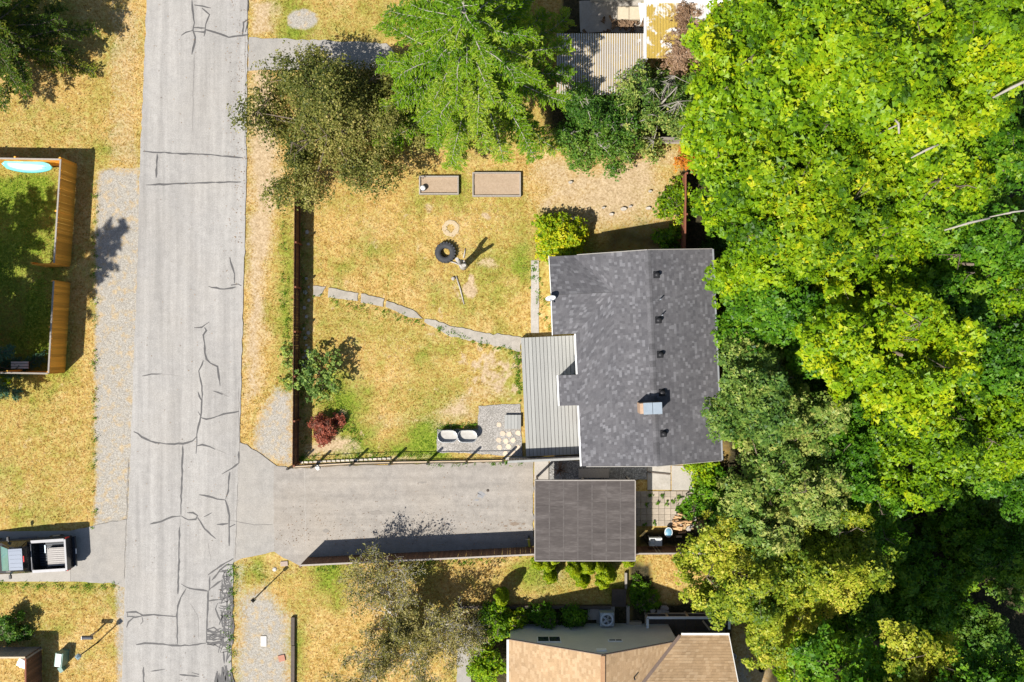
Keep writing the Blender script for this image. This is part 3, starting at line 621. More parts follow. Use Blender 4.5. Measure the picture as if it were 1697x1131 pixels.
# deck with its boards
dk = thing('deck', 'pale grey painted plank deck on the west side of the house', 'deck', hl(-6.6, -5.17, 0))
nb = 15; bw = 3.05 / nb
bme = MB().box(-bw / 2 + .012, bw / 2 - .012, 0, 6.50, -.035, 0).mesh('deck_board')
for i in range(nb):
    o = link_mesh('deck_board', bme, deckgrey, dk, hl(-6.6 + bw * (i + .5), -5.17, .5) - hl(-6.6, -5.17, 0)); o.rotation_euler = (0, 0, HA)
extr([(-5.15, .02), (1.31, .02), (1.31, .458), (-5.15, .458)], -6.58, -3.63, 'u').build('deck_frame', darkwood, dk)
st_ = thing('deck_step', 'low grey plank step leading from the gravel to the deck', 'step', at(849, 698)); 
for i in range(5): MB().box(at(836 + i * 5.5, 0, .22).x + .006, at(841.5 + i * 5.5, 0, .22).x - .006, at(0, 711, .22).y, at(0, 688, .22).y, .19, .22).build('plank', deckgrey, st_)
MB().box(at(837, 0).x, at(862, 0).x, at(0, 710).y, at(0, 689).y, 0, .19).build('step_frame', darkwood, st_)
sr = thing('deck_screen', 'solid panelled screen along the south end of the deck', 'screen', hl(-7.55, -5.28, 0))
for i in range(27): MB().beam(hl(-7.55 + i * .145, -5.28, .75), hl(-7.55 + i * .145 + .14, -5.28, .75), .03, 1.42).build('board', greywood, sr)
MB().beam(hl(-7.6, -5.28, 1.49), hl(-3.62, -5.28, 1.49), .12, .05).build('cap_rail', deckgrey, sr)

# ------------------------------------------------------------------ carport
cpz = 2.35; c0 = at(887, 797, cpz); c1 = at(1052, 929, cpz)
cpo = thing('carport', 'flat dark roofed carport at the end of the driveway', 'carport', (c0.x, c1.y, 0))
rollroof = M('roll_roofing', (.072, .062, .058), (.047, .04, .038), 1.6, .9, .2, rnd=.1, c3=(.12, .106, .10), stretch=(.35, 1.8, 1))
MB().box(c0.x, c1.x, c1.y, c0.y, cpz - .16, cpz).build('roof_deck', darkwood, cpo)
xs7 = np.linspace(c0.x, c1.x, 8); rr = random.Random(11)
for i in range(7):
    cuts = sorted([c1.y, c0.y] + [c1.y + (c0.y - c1.y) * (q + rr.uniform(-.08, .08)) for q in (.33, .68)])
    for j in range(3): MB().box(xs7[i] + .004 - (.02 if i else 0), xs7[i + 1] - .004, cuts[j] + .003, cuts[j + 1] - .003, cpz + .002, cpz + .012 + .006 * (i % 2) + .003 * (j % 2)).build('roofing_sheet', rollroof, cpo)
smm = M('seam_tar', (.115, .102, .096), (.065, .057, .054), 3, .9, stretch=(1, 2, 1))
for i in range(1, 7): MB().box(xs7[i] - .035, xs7[i] + .03, c1.y + .01, c0.y - .01, cpz + .02, cpz + .0245).build('seam_strip', smm, cpo)
ed = M('pale_edge_metal', (.30, .275, .25), (.24, .215, .195), 4, .6)
for a, b in (((c0.x - .02, c0.y + .02), (c1.x + .02, c0.y + .02)), ((c1.x + .02, c0.y), (c1.x + .02, c1.y)), ((c1.x + .02, c1.y - .02), (c0.x - .02, c1.y - .02)), ((c0.x - .02, c1.y), (c0.x - .02, c0.y))):
    MB().beam((*a, cpz - .06), (*b, cpz - .06), .05, .19).build('edge_trim', ed, cpo)
for x in (c0.x + .15, (c0.x + c1.x) / 2, c1.x - .15):
    for y in (c0.y - .15, c1.y + .15): MB().box(x - .05, x + .05, y - .05, y + .05, -.05, cpz - .15).build('post', greywood, cpo)
MB().box(c1.x - .2, c1.x - .15, c1.y + .12, c0.y - .12, -.05, cpz - .16).build('back_wall', greywood, cpo)

# ------------------------------------------------------------------ tan roofed neighbour
kt = .51; st2 = math.sqrt(1 + kt * kt); xr = 4.515; zrt = 5.0; hw = 4.69; ze = zrt - kt * hw; yn = -15.64
nh = thing('house', 'neighbour house with tan shingle roof and cream gable wall', 'house', (xr, -20, 0))
def zt(x): return zrt - kt * abs(x - xr)
mb = MB(); prof = [(-.1, -.05), (8.6, -.05), (8.6, zt(8.6) - .13), (xr, zrt - .13), (-.1, zt(-.1) - .13)]; n = len(prof)
for y in (-15.60, -24): mb.v += [(p[0], y, p[1]) for p in prof]
mb.f = [tuple(range(n)), tuple(range(n, 2 * n))] + [(i, (i + 1) % n, n + (i + 1) % n, n + i) for i in range(n)]; mb.sm = [False] * len(mb.f); mb.build('wall', offwhite, nh)
MB().box(8.6, 11.10, -23.2, -16.3, -.05, ze - .14).build('wing_wall', offwhite, nh)
EX = Vector((1, 0, 0)); NY = Vector((0, 1, 0))
roof('roof_slope', Vector((xr - hw, -24, ze)), NY, Vector((1, 0, kt)).normalized(), [(0, 0), (24 + yn, 0), (24 + yn, hw * st2), (0, hw * st2)], 21, tan, tan_base, nh, course=.125, tabs=(.14, .24), t=.009, pale=.3, dark=.2)
xe = 8.73; yw = -15.32; zew = zt(xe)
yv = yw - (zrt - zew) / kt                            # where the wing ridge meets the main ridge height
roof('roof_slope', Vector((xr + hw, -24, ze)), NY, Vector((-1, 0, kt)).normalized(), [(24 + yv, hw * st2), (24 + yv, hw * st2 - .01), (24 + yw - .02, (xr + hw - xe) * st2), (24 + yn, (xr + hw - xe) * st2 ), (24 + yn, hw * st2)], 22, tan, tan_base, nh, course=.125, tabs=(.14, .24), t=.009, pale=.3, dark=.2)
roof('wing_roof_slope', Vector((xe, yw, zew)), EX, Vector((0, -1, kt)).normalized(), [(0, 0), (2.55, 0), (3.0, (yw - yv) * st2), (xr - xe, (yw - yv) * st2)], 23, tan, tan_base, nh, course=.14, tabs=(.14, .24), t=.009, pale=.3, dark=.2)
ys_ = 2 * yv - yw
roof('wing_roof_slope', Vector((xe, ys_, zew)), EX, Vector((0, 1, kt)).normalized(), [(0, 0), (2.55, 0), (3.0, (yw - yv) * st2), (xr - xe, (yw - yv) * st2)], 24, tan, tan_base, nh, course=.15, tabs=(.2, .34), t=.006)
flash = M('brown_flashing', (.20, .145, .115), (.15, .11, .09), 5, .6)
MB().beam((xe, yw - .02, zew + .035), (xr, yv, zrt + .035), .17, .03).build('valley_flashing', flash, nh)
MB().beam((xr, yn - .02, zrt + .02), (xr, -24, zrt + .02), .22, .03).build('ridge_cap', M('tan_ridge', (.36, .215, .115), (.28, .16, .085), 6, .9), nh)
MB().beam((xr - hw - .05, yn, ze - .04), (xr - hw - .05, -24, ze - .04), .10, .12).build('gutter', white, nh)
MB().beam((xe + .1, yw + .05, zew - .05), (11.32, yw + .05, zew - .05), .10, .12).build('gutter', white, nh)
MB().beam((11.30, yw, zew - .06), (11.75, yv, zrt - .06), .04, .14).build('rake_board', white, nh)
for sg in (-1, 1): MB().beam((xr + sg * min(hw, 4.2 if sg > 0 else 9), yn + .015, zt(xr + sg * min(hw, 4.2 if sg > 0 else 9)) - .06), (xr, yn + .015, zrt - .06), .03, .13).build('rake_board', flash, nh)
for x0, x1, z0, z1 in ((1.3, 2.56, 2.35, 3.15), (5.0, 5.76, 2.78, 3.05)):
    w1 = MB().box(x0, x1, -15.62, -15.56, z0, z1).build('window', white, nh)
    xm = (x0 + x1) / 2
    for a, b in ((x0 + .06, xm - .02), (xm + .02, x1 - .06)): MB().box(a, b, -15.58, -15.545, z0 + .06, z1 - .06).build('pane', glass, w1)
p = at(1052, 1126, 4.4); MB().tube([(p.x, p.y, zt(p.x) - .05), (p.x, p.y, zt(p.x) + .3)], .04, 8).build('vent_pipe', black, nh)
MB().obox((xr, -15.57, 4.35), (.5, .06, .3)).build('gable_vent', white, nh)
# its porch
pr = thing('porch', 'narrow porch with white railing in front of the tan roofed house', 'porch', (9.5, -15.4, 0))
for i in range(8): MB().box(7.35 + .55 * i, 7.89 + .55 * i, -16.25, -15.0, .06, .12).build('floor_board', darkwood, pr)
for a, b in (((7.3, -14.98), (11.8, -14.98)), ((7.34, -15.0), (7.34, -15.55)), ((11.76, -15.0), (11.76, -15.6))):
    MB().beam((*a, 1.0), (*b, 1.0), .13, .06).build('top_rail', white, pr); MB().beam((*a, .2), (*b, .2), .06, .06).build('bottom_rail', palewood, pr)
for x in (7.34, 8.45, 9.55, 10.65, 11.76): MB().box(x - .05, x + .05, -15.03, -14.93, -.05, .97).build('post', palewood, pr)
MB().beam((10.9, -15.9, .16), (10.5, -15.4, .16), .1, .07).build('threshold', palewood, pr)

# ------------------------------------------------------------------ structures at the top edge
def moss_mat(name, base, m1, m2, thr, scale=1.2, rib=None, split=None):
    m, nt, b = new_mat(name); v = coords(nt); n1 = noise(nt, v, scale, 5, .65, .6); n2 = noise(nt, v, scale * .7, 5, .65, .4); f = noise(nt, v, 25, 3, .7)
    sx = nt.nodes.new('ShaderNodeSeparateXYZ'); nt.links.new(v, sx.inputs[0])
    if split: n2 = mth(nt, 'ADD', n2, mth(nt, 'MULTIPLY', mth(nt, 'SUBTRACT', sx.outputs[0], split), .22))
    mo = mix(nt, ramp(nt, n2, [(.45, (0, 0, 0)), (.55, (1, 1, 1))]), m1, m2); mo = mix(nt, .6, mo, ramp(nt, f, [(.3, (.55, .55, .55)), (.7, (1.4, 1.4, 1.4))]), 'MULTIPLY')
    fac = ramp(nt, n1, [(thr - .02, (0, 0, 0)), (thr + .03, (1, 1, 1))])
    if rib:                                          # dirt lies in the pans, rain keeps the ribs clean
        fr = mth(nt, 'FRACT', mth(nt, 'DIVIDE', mth(nt, 'SUBTRACT', sx.outputs[0], rib[0]), rib[1]))
        fac = mix(nt, 1.0, fac, ramp(nt, fr, [(.36, (1, 1, 1)), (.44, (.12, .12, .12)), (.78, (.12, .12, .12)), (.86, (1, 1, 1))]), 'MULTIPLY')
    nt.links.new(mix(nt, fac, base, mo), b.inputs['Base Color']); b.inputs['Roughness'].default_value = .8; return m
q = [at(925, 57, 2.4), at(1067, 55, 2.4), at(1066, 157, 2.4), at(919, 158, 2.4)]
cs = thing('corrugated_carport', 'corrugated white roof streaked with tan moss under the conifer', 'carport', (q[3].x, q[3].y, 0))
mb = MB(); n = 37; w = q[1].x - q[0].x
for i in range(n):
    x = q[0].x - .1 + (w + .1) * i / n; dx = (w + .1) / n
    for (a, z) in ((0, 0), (.3, 0), (.42, .035), (.78, .035), (.9, 0)):
        for y in (q[3].y, q[0].y): mb.v.append((x + dx * a, y, 2.4 + z + (.1 if y == q[0].y else 0)))
for i in range(len(mb.v) // 2 - 1): mb.f.append((2 * i, 2 * i + 2, 2 * i + 3, 2 * i + 1)); mb.sm.append(False)
mb.build('corrugated_sheet', moss_mat('mossy_corrugated', (.46, .46, .46), (.235, .18, .105), (.28, .205, .085), .34, 2.2, (q[0].x - .1 - q[3].x, (w + .1) / n)), cs)
for x in (q[0].x + .1, q[1].x - .1):
    for y in (q[0].y - .1, q[3].y + .1): MB().box(x - .05, x + .05, y - .05, y + .05, -.05, 2.4).build('post', greywood, cs)
for y in (q[0].y - .02, q[3].y + .06): MB().beam((q[0].x - .1, y, 2.33 + (.1 if y > 14 else 0)), (q[1].x, y, 2.33 + (.1 if y > 14 else 0)), .05, .1).build('beam', white, cs)
w0, w1_ = at(1071, 97, 2.7), at(1212, 6, 2.7)
wr = thing('patio_cover', 'white patio roof with golden moss and brown dead vines', 'patio cover', (w0.x, w0.y, 0))
mossw = moss_mat('mossy_white_roof', (.50, .495, .48), (.35, .245, .045), (.25, .17, .105), .45, 1.3, None, 1.6)
mb = MB(); n = 30
for i in range(n):
    x = w0.x + (w1_.x - w0.x) * i / n; dx = (w1_.x - w0.x) / n
    for a, z in ((0, 0), (.5, 0), (.56, .03), (.94, .03)):
        for y in (w0.y, w1_.y): mb.v.append((x + dx * a, y, 2.7 + z))
for i in range(len(mb.v) // 2 - 1): mb.f.append((2 * i, 2 * i + 2, 2 * i + 3, 2 * i + 1)); mb.sm.append(False)
mb.build('roof_sheet', mossw, wr)
MB().box(w0.x - .12, w0.x - .003, w0.y, w1_.y, 2.62, 2.76).build('edge_trim', white, wr); MB().box(w0.x - .12, w1_.x, w1_.y, w1_.y + .22, 2.62, 2.77).build('edge_trim', white, wr)
for x in (w0.x, w1_.x - .1): MB().box(x, x + .1, w0.y, w0.y + .1, -.1, 2.69).build('post', white, wr)
hb = thing('house', 'white trimmed house cut off beyond the corrugated carport', 'house', (9.5, 19.6, 0))
MB().box(4.3, 12.1, 18.75, 24, -.1, 2.75).build('wall', offwhite, hb)
MB().slab([(4.1, 18.2, 2.72), (12.3, 18.2, 2.72), (12.3, 21.3, 3.9), (4.1, 21.3, 3.9)], .12).build('roof_slope', white, hb)
MB().slab([(4.1, 24.4, 2.72), (12.3, 24.4, 2.72), (12.3, 21.3, 3.9), (4.1, 21.3, 3.9)], .12).build('roof_slope', white, hb)
MB().box(4.1, 12.3, 18.1, 18.2, 2.6, 2.72).build('gutter', white, hb)
cblk = M('tan_concrete', (.50, .43, .32), (.4, .34, .25), 5, .9)
for x in (1033, 1052): 
    p = at(x, 22, .4); MB().obox((p.x, p.y, .2), (.6, .7, .42)).top('concrete_block', cblk, 'tan concrete block against the white trimmed house', 'block', 'tan blocks by the white house')
rr = random.Random(5); p = at(1030, 42); dbm = M('brown_debris', (.20, .13, .08), (.11, .07, .04), 8, .95, rnd=.5); dbr = thing('debris_pile', 'heap of brown garden debris behind the corrugated carport', 'debris', p)
for i in range(60):
    a = rr.random() * 6.28; r_ = abs(rr.gauss(0, .7)); MB().obox((p.x + r_ * 1.5 * math.cos(a), p.y + r_ * .5 * math.sin(a), .08 + .25 * math.exp(-r_)), (rr.uniform(.1, .45), rr.uniform(.05, .2), .05), rr.random() * 6.28, rr.gauss(0, .5), rr.gauss(0, .5)).build('scrap', dbm, dbr)
MB().slab([at(1058, 5, 1.9), at(1069, 5, 1.9), at(1069, 22, 1.9), at(1062, 40, 1.9)], .04).top('awning_panel', white, 'white triangular panel beside the mossy patio roof', 'panel')

# ------------------------------------------------------------------ pickup
bodyc = M('black_car_paint', (.022, .020, .020), (.018, .016, .016), 2, .18, spec=.6); roofc = M('grey_blue_roof_paint', (.10, .135, .20), (.085, .115, .175), 2, .4, spec=.4)
rear = at(129, 910.5); tr = thing('pickup_truck', 'black pickup with silver bed rails parked on the concrete pad', 'pickup truck', rear, R(180 + 3.5), None, True)
W = .88                                             # x forward from the tailgate, y to the left side, z up
mb = MB()
def loft(mb, secs):                                 # cross sections (x, [(y,z)...]) joined into a body
    n = len(secs[0][1]); b = len(mb.v)
    for x, s_ in secs: mb.v += [(x, y, z) for y, z in s_]
    for i in range(len(secs) - 1):
        for k in range(n): mb.f.append((b + i * n + k, b + i * n + (k + 1) % n, b + (i + 1) * n + (k + 1) % n, b + (i + 1) * n + k)); mb.sm.append(False)
    mb.f.append(tuple(b + k for k in range(n))); mb.f.append(tuple(b + (len(secs) - 1) * n + k for k in range(n))); mb.sm += [False, False]; return mb
def sec(w, z0, z1, r_=.07): return [(-w + r_, z0), (w - r_, z0), (w, z0 + r_), (w, z1 - r_ * 1.4), (w - r_, z1), (-w + r_, z1), (-w, z1 - r_ * 1.4), (-w, z0 + r_)]
loft(mb, [(1.92, sec(W, .42, 1.22)), (3.35, sec(W, .40, 1.2)), (3.7, sec(W, .40, 1.17)), (4.9, sec(W - .03, .42, 1.02)), (5.15, sec(W - .1, .45, .92)), (5.22, sec(W - .2, .5, .8))]).build('body', bodyc, tr)
bd = MB()
for s_ in (1, -1): bd.box(.06, 1.90, s_ * W if s_ < 0 else W - .16, s_ * W + .16 if s_ < 0 else W, .5, 1.26)
bd.box(1.80, 1.90, -W + .16, W - .16, .5, 1.26); bd.box(.06, 1.8, -W + .16, W - .16, .5, .62); bed = bd.build('bed', bodyc, tr)
tg = MB().box(0, .06, -W + .03, W - .03, .5, 1.25).build('tailgate', bodyc, tr)
bl = MB()
for i in range(10): bl.box(.14, 1.78, -.66 + i * .138, -.66 + i * .138 + .08, .62, .64)
bl.build('bed_liner', M('bed_liner', (.03, .04, .055), (.02, .03, .045), 4, .5), bed)
silver = M('silver_rail', (.20, .20, .21), (.165, .165, .175), 3, .45, metal=.2)
for s_ in (1, -1): MB().box(.10, 1.88, s_ * (W - .08) - .075, s_ * (W - .08) + .075, 1.262, 1.292).build('bed_rail', silver, bed)
MB().box(.0, .095, -W + .05, W - .05, 1.256, 1.296).build('tailgate_rail', silver, tg)
MB().tube([(1.86, -.7, 1.33), (1.86, .7, 1.33)], .03, 8).build('crossbar', silver, bed)
def cab_sec(w0, w1, z0, z1): return [(-w0, z0), (w0, z0), (w1 + .02, z1 - .06), (w1 - .06, z1), (-w1 + .06, z1), (-w1 - .02, z1 - .06)]
cabm = MB(); loft(cabm, [(1.94, cab_sec(W - .03, .58, 1.18, 1.20)), (2.14, cab_sec(W - .03, .62, 1.18, 1.70)), (2.55, cab_sec(W - .03, .63, 1.18, 1.75)), (2.85, cab_sec(W - .03, .62, 1.18, 1.70)), (3.55, cab_sec(W - .04, .66, 1.16, 1.20))])
cab = cabm.build('cab', bodyc, tr)
MB().box(2.12, 2.86, -.57, .57, 1.752, 1.758).build('roof_panel', roofc, cab)
for i in range(5): MB().box(2.2, 2.8, -.46 + i * .22, -.46 + i * .22 + .05, 1.757, 1.77).build('roof_rib', roofc, cab)
MB().box(2.05, 2.1, -.16, .16, 1.66, 1.73).build('brake_light', M('red_lens', (.55, .02, .02), (.45, .015, .015), 3, .2), cab)
tealg = M('teal_windscreen', (.10, .22, .20), (.06, .15, .14), 2, .06, spec=.9)
g4 = MB(); g4.v = [(2.90, -.585, 1.685), (2.90, .585, 1.685), (3.52, .67, 1.235), (3.52, -.67, 1.235)]; g4.v += [(x + .012, y, z + .014) for x, y, z in g4.v]; g4.f = [(0, 1, 2, 3), (4, 5, 6, 7), (0, 1, 5, 4), (1, 2, 6, 5), (2, 3, 7, 6), (3, 0, 4, 7)]; g4.sm = [False] * 6; g4.build('windscreen', tealg, cab)
for s_ in (1, -1):
    g5 = MB(); g5.v = [(2.12, s_ * .85, 1.24), (3.2, s_ * .85, 1.24), (2.86, s_ * .66, 1.62), (2.2, s_ * .66, 1.62)]; g5.v += [(x, y + s_ * .012, z + .006) for x, y, z in g5.v]; g5.f = [(0, 1, 2, 3), (4, 5, 6, 7), (0, 1, 5, 4), (1, 2, 6, 5), (2, 3, 7, 6), (3, 0, 4, 7)]; g5.sm = [False] * 6; g5.build('side_window', glass, cab)
    MB().obox((3.12, s_ * 1.03, 1.22), (.1, .2, .14)).beam((3.12, s_ * .86, 1.18), (3.12, s_ * .98, 1.2), .05, .05).build('mirror', black, tr)
    MB().box(.002, .11, s_ * (W - .06) - .07, s_ * (W - .06) + .07, .85, 1.22).build('tail_light', MATS['red_lens'], tr)
    MB().box(2.0, 3.0, s_ * (W + .01) - .05, s_ * (W + .01) + .05, .34, .40).build('running_board', silver, tr)
    for x in (.95, 4.35):
        wv = MB(); wv.tube([(x, s_ * (W - .2), .36), (x, s_ * (W + .01), .36)], .36, 18); wh = wv.build('wheel', black, tr); MB().tube([(x, s_ * (W - .0), .36), (x, s_ * (W + .025), .36)], .2, 12).build('rim', greymetal, wh)
MB().box(-.14, -.005, -W + .06, W - .06, .42, .58).build('bumper', M('dark_bumper', (.05, .055, .065), (.04, .045, .055), 3, .3, metal=.5), tr)
MB().box(-.155, -.14, -.14, .14, .45, .57).build('licence_plate', M('plate', (.45, .5, .58), (.4, .45, .52), 3, .4), tr)
MB().box(3.6, 5.0, -.02, .02, 1.16, 1.175).build('hood_crease', bodyc, tr)
mtr = Matrix.Translation(rear) @ Matrix.Rotation(R(183.5), 4, 'Z')
sh = MB(); n = 9
for i in range(n):
    for a, z in ((0, 0), (.45, 0), (.55, .03), (.95, .03)):
        for x in (.12, 1.22):
            sh.v.append(tuple(mtr @ Vector((x, -.34 + (i + a) * .109, .9 + z))))
for i in range(len(sh.v) // 2 - 1): sh.f.append((2 * i, 2 * i + 2, 2 * i + 3, 2 * i + 1)); sh.sm.append(False)
for x, y in ((.2, -.3), (1.15, -.3), (.2, .6), (1.15, .6)): c = mtr @ Vector((x, y, .76)); sh.obox(c, (.05, .05, .28), R(3.5))
sh.top('corrugated_cover', M('grey_corrugated', (.36, .34, .32), (.29, .27, .255), 5, .6), 'grey ribbed cover lying in the bed of the pickup', 'cover')
c = mtr @ Vector((1.45, -.25, .66)); MB().obox(c, (.07, .42, .05), R(3.5)).top('steel_bar', M('blue_steel', (.3, .36, .42), (.24, .3, .36), 4, .4, metal=.4), 'short blue grey bar lying in the front of the pickup bed', 'bar')

# ------------------------------------------------------------------ street and yard things
def lamp(px, py, label, hd):
    b = at(px, py); l = thing('lamp_post', label, 'lamp post', b)
    MB().tube([b, b + Vector((0, 0, .25)), b + Vector((0, 0, 2.0))], [.06, .035, .03], 8).build('pole', blackmetal, l)
    k = MB().lathe(b + Vector((0, 0, 2.0)), [(.05, 0), (.10, .04), (.14, .22), (.14, .26)], 4, smooth=False).build('lantern', M('lantern_glass', (.35, .36, .33), (.3, .3, .28), 3, .3), l)
    MB().lathe(b + Vector((0, 0, 2.26)), [(hd, 0), (hd * .9, .05), (.03, .13), (.001, .16)], 4, smooth=False).build('cap', M('teal_cap', (.20, .27, .29), (.16, .22, .24), 3, .4) if hd > .16 else blackmetal, k)
lamp(162, 1065, 'post lamp with square teal cap beside the mailbox', .19)
lamp(438.7, 976, 'thin black post lamp near the driveway corner', .12)
b = at(161, 1046.5); mbx = thing('mailbox', 'dark mailbox on a pale post beside the lamp post', 'mailbox', b)
MB().tube([b, b + Vector((0, 0, 1.0))], .05, 6).build('post', palewood, mbx)
t2 = MB(); a_ = at(161.5, 1050.5)
prof = [(-.09, 0), (.09, 0), (.09, .13), (.06, .19), (0, .215), (-.06, .19), (-.09, .13)]
for x in (-.27, .27): t2.v += [(b.x - .02 + x, b.y + y, 1.0 + z) for y, z in prof]
n = len(prof); t2.f = [tuple(range(n)), tuple(range(n, 2 * n))] + [(i, (i + 1) % n, n + (i + 1) % n, n + i) for i in range(n)]; t2.sm = [False] * len(t2.f)
bx = t2.build('box', M('grey_mailbox', (.10, .10, .11), (.07, .07, .08), 3, .4), mbx); MB().box(b.x - .32, b.x - .292, b.y - .095, b.y + .095, 1.0, 1.2).build('front_flap', white, bx)
ug = M('utility_green', (.12, .22, .19), (.1, .19, .16), 3, .5); ut = thing('utility_box', 'green utility box with pale top in the lawn by the brown fence', 'utility box', at(107, 1087))
MB().obox(at(107.5, 1087) + Vector((0, 0, .33)), (.42, .74, .74), R(-6)).build('cabinet', ug, ut); MB().obox(at(107.5, 1087) + Vector((0, 0, .72)), (.30, .70, .05), R(-6)).build('lid', M('pale_green_lid', (.62, .68, .62), (.55, .62, .56), 3, .5), ut)
MB().obox(at(105, 1107) + Vector((0, 0, .15)), (.22, .3, .36), R(30)).top('utility_box', ug, 'small square green pedestal next to the green utility box', 'utility box')
wb = at(47, 1093); wc = thing('wheeled_cart', 'white wheeled cart behind the brown fence', 'cart', wb)
MB().obox(wb + Vector((0, 0, .42)), (.5, .42, .5), R(-25)).build('tub', white, wc)
for s_ in (-1, 1): d = Matrix.Rotation(R(-25), 3, 'Z') @ Vector((.05, s_ * .26, .13)); e = Matrix.Rotation(R(-25), 3, 'Z') @ Vector((.05, s_ * .32, .13)); MB().tube([wb + d, wb + e], .13, 12).build('wheel', black, wc)
MB().obox(wb + Vector((0, 0, .68)), (.52, .04, .03), R(-25)).obox(wb + Vector((0, 0, .68)), (.04, .44, .03), R(-25)).build('rim', greymetal, wc)
bb = at(62, 277, 1.0); kb = M('turquoise_board', (.18, .62, .58), (.12, .5, .48), 2, .25, spec=.5); brd = thing('paddle_board', 'turquoise paddle board resting on brackets of the cedar fence', 'paddle board', bb)
mb = MB(); secs = []
c0_ = at(6, 273.5, 1.0); c1_ = at(88, 277.5, 1.0)
for i in range(19):
    t = i / 18; w = .36 * (math.sin(math.pi * min(1, t * .92 + .06)) ** .55) * (1 if t < .985 else .35) * (.25 if i == 0 else 1); c = c0_.lerp(c1_, t) + Vector((0, 0, .10 * (2 * t - 1) ** 4))
    ring = []
    for k in range(10):
        a = 2 * math.pi * k / 10; ring.append((c.x, c.y + w * math.cos(a), c.z + .055 * math.sin(a) + .10 * math.cos(a)))
    secs.append(ring)
for r_ in secs: mb.v += r_
for i in range(18):
    for k in range(10): mb.f.append((i * 10 + k, i * 10 + (k + 1) % 10, i * 10 + 10 + (k + 1) % 10, i * 10 + 10 + k)); mb.sm.append(True)
mb.f += [tuple(range(10)), tuple(range(180, 190))]; mb.sm += [False, False]; mb.build('hull', kb, brd)
for dy in (-.05, .08): MB().tube([c0_ + Vector((.3, dy, .115 + dy * .27)), (c0_ + c1_) / 2 + Vector((0, dy, .066 + dy * .27)), c1_ + Vector((-.35, dy, .115 + dy * .27))], .01, 5).build('stripe', M('pale_stripe', (.5, .75, .72), (.45, .7, .68), 3, .4), brd)
for x in (22, 70): p = at(x, 274, 1.0); MB().beam((p.x, at(0, 272.8).y - .02, .80), (p.x, p.y - .30, .84), .06, .07).top('wall_bracket', darkwood, 'dark bracket on the cedar fence holding the turquoise board', 'bracket', 'board brackets')
bn = at(40, 605); bt = thing('bench', 'pale slatted bench in the shade by the cedar fence', 'bench', bn)
for i in range(3): MB().obox(bn + Vector((0, .14 * (i - 1), .44)), (.95, .11, .035), 0).build('slat', white, bt)
for s_ in (-1, 1): MB().obox(bn + Vector((s_ * .4, 0, .2)), (.06, .36, .44)).build('leg', darkwood, bt)

def bed_box(x0, y0, x1, y1, label):
    a, b_ = at(x0, y1), at(x1, y0); r_ = thing('raised_bed', label, 'raised bed', (a.x, a.y, 0)); t = .07; h = .24
    for q_ in ((a.x, b_.x, a.y, a.y + t), (a.x, b_.x, b_.y - t, b_.y)): MB().box(*q_, -.05, h).build('side_board', greywood, r_)
    for q_ in ((a.x, a.x + t, a.y + t, b_.y - t), (b_.x - t, b_.x, a.y + t, b_.y - t)): MB().box(*q_, -.05, h - .003).build('side_board', greywood, r_)
    s_ = MB(); n = 9
    for j in range(n + 1):
        for i in range(n + 1): s_.v.append((a.x + t + (b_.x - a.x - 2 * t) * i / n, a.y + t + (b_.y - a.y - 2 * t) * j / n, .13 + random.uniform(-.015, .02)))
    for j in range(n):
        for i in range(n): s_.f.append((j * 10 + i, j * 10 + i + 1, j * 10 + i + 11, j * 10 + i + 10)); s_.sm.append(True)
    s_.build('soil', soil, r_)
bed_box(695, 293, 760.5, 323.5, 'small wooden raised bed holding a striped ball')
bed_box(783, 287, 863, 327, 'larger wooden raised bed overhung by conifer branches')
p = at(702, 313.5); ball = thing('ball', 'black and white ball in the corner of the small raised bed', 'ball', p + Vector((0, 0, .14)))
MB().lathe(p + Vector((0, 0, .14)), [(.001, 0), (.09, .02), (.15, .09), (.165, .16), (.15, .23), (.09, .3), (.001, .32)], 16).build('shell', white, ball)
for dz, r_ in ((.09, .153), (.23, .153)): MB().lathe(p + Vector((0, 0, .14)), [(r_, dz - .03), (r_ + .012, dz), (r_ - .004, dz + .03)], 16).build('stripe', black, ball)

rub = M('tyre_rubber', (.05, .052, .056), (.03, .031, .034), 12, .75, .2); p = at(738.5, 419.5)
ty = thing('tractor_tyre', 'big black tractor tyre lying flat on the dry lawn', 'tyre', p)
MB().lathe(p, [(.24, .03), (.30, .0), (.50, .0), (.545, .05), (.55, .17), (.545, .29), (.50, .34), (.36, .35), (.27, .31), (.24, .25), (.27, .17), (.24, .09), (.24, .03)], 36).build('casing', rub, ty)
lm = MB().obox((.535, 0, .07), (.085, .10, .15), .3).mesh('lug'); lm2 = MB().obox((.535, 0, .27), (.085, .10, .15), -.3).mesh('lug')
for i in range(20):
    for m_, o_ in ((lm, 0), (lm2, .5)): o = link_mesh('lug', m_, rub, ty, (0, 0, 0)); o.rotation_euler = (0, 0, 2 * math.pi * (i + o_) / 20)
ringm = M('pale_dead_grass', (.46, .37, .245), (.36, .28, .17), 10, .95, .4)
pc = at(747, 378.5); mb = MB(); n = 28
for i in range(n):
    a = 2 * math.pi * i / n
    for r_, z in ((.22 + random.uniform(-.05, .05), .0), (.26, .012), (.44, .012), (.47 + random.uniform(-.03, .03), .0)): mb.v.append((pc.x + r_ * math.cos(a), pc.y + r_ * math.sin(a), z))
for i in range(n):
    for k in range(3): mb.f.append((i * 4 + k, i * 4 + k + 1, ((i + 1) % n) * 4 + k + 1, ((i + 1) % n) * 4 + k)); mb.sm.append(False)
mb.top('bare_ring', ringm, 'pale bare ring pressed into the lawn above the tyre', 'ring')
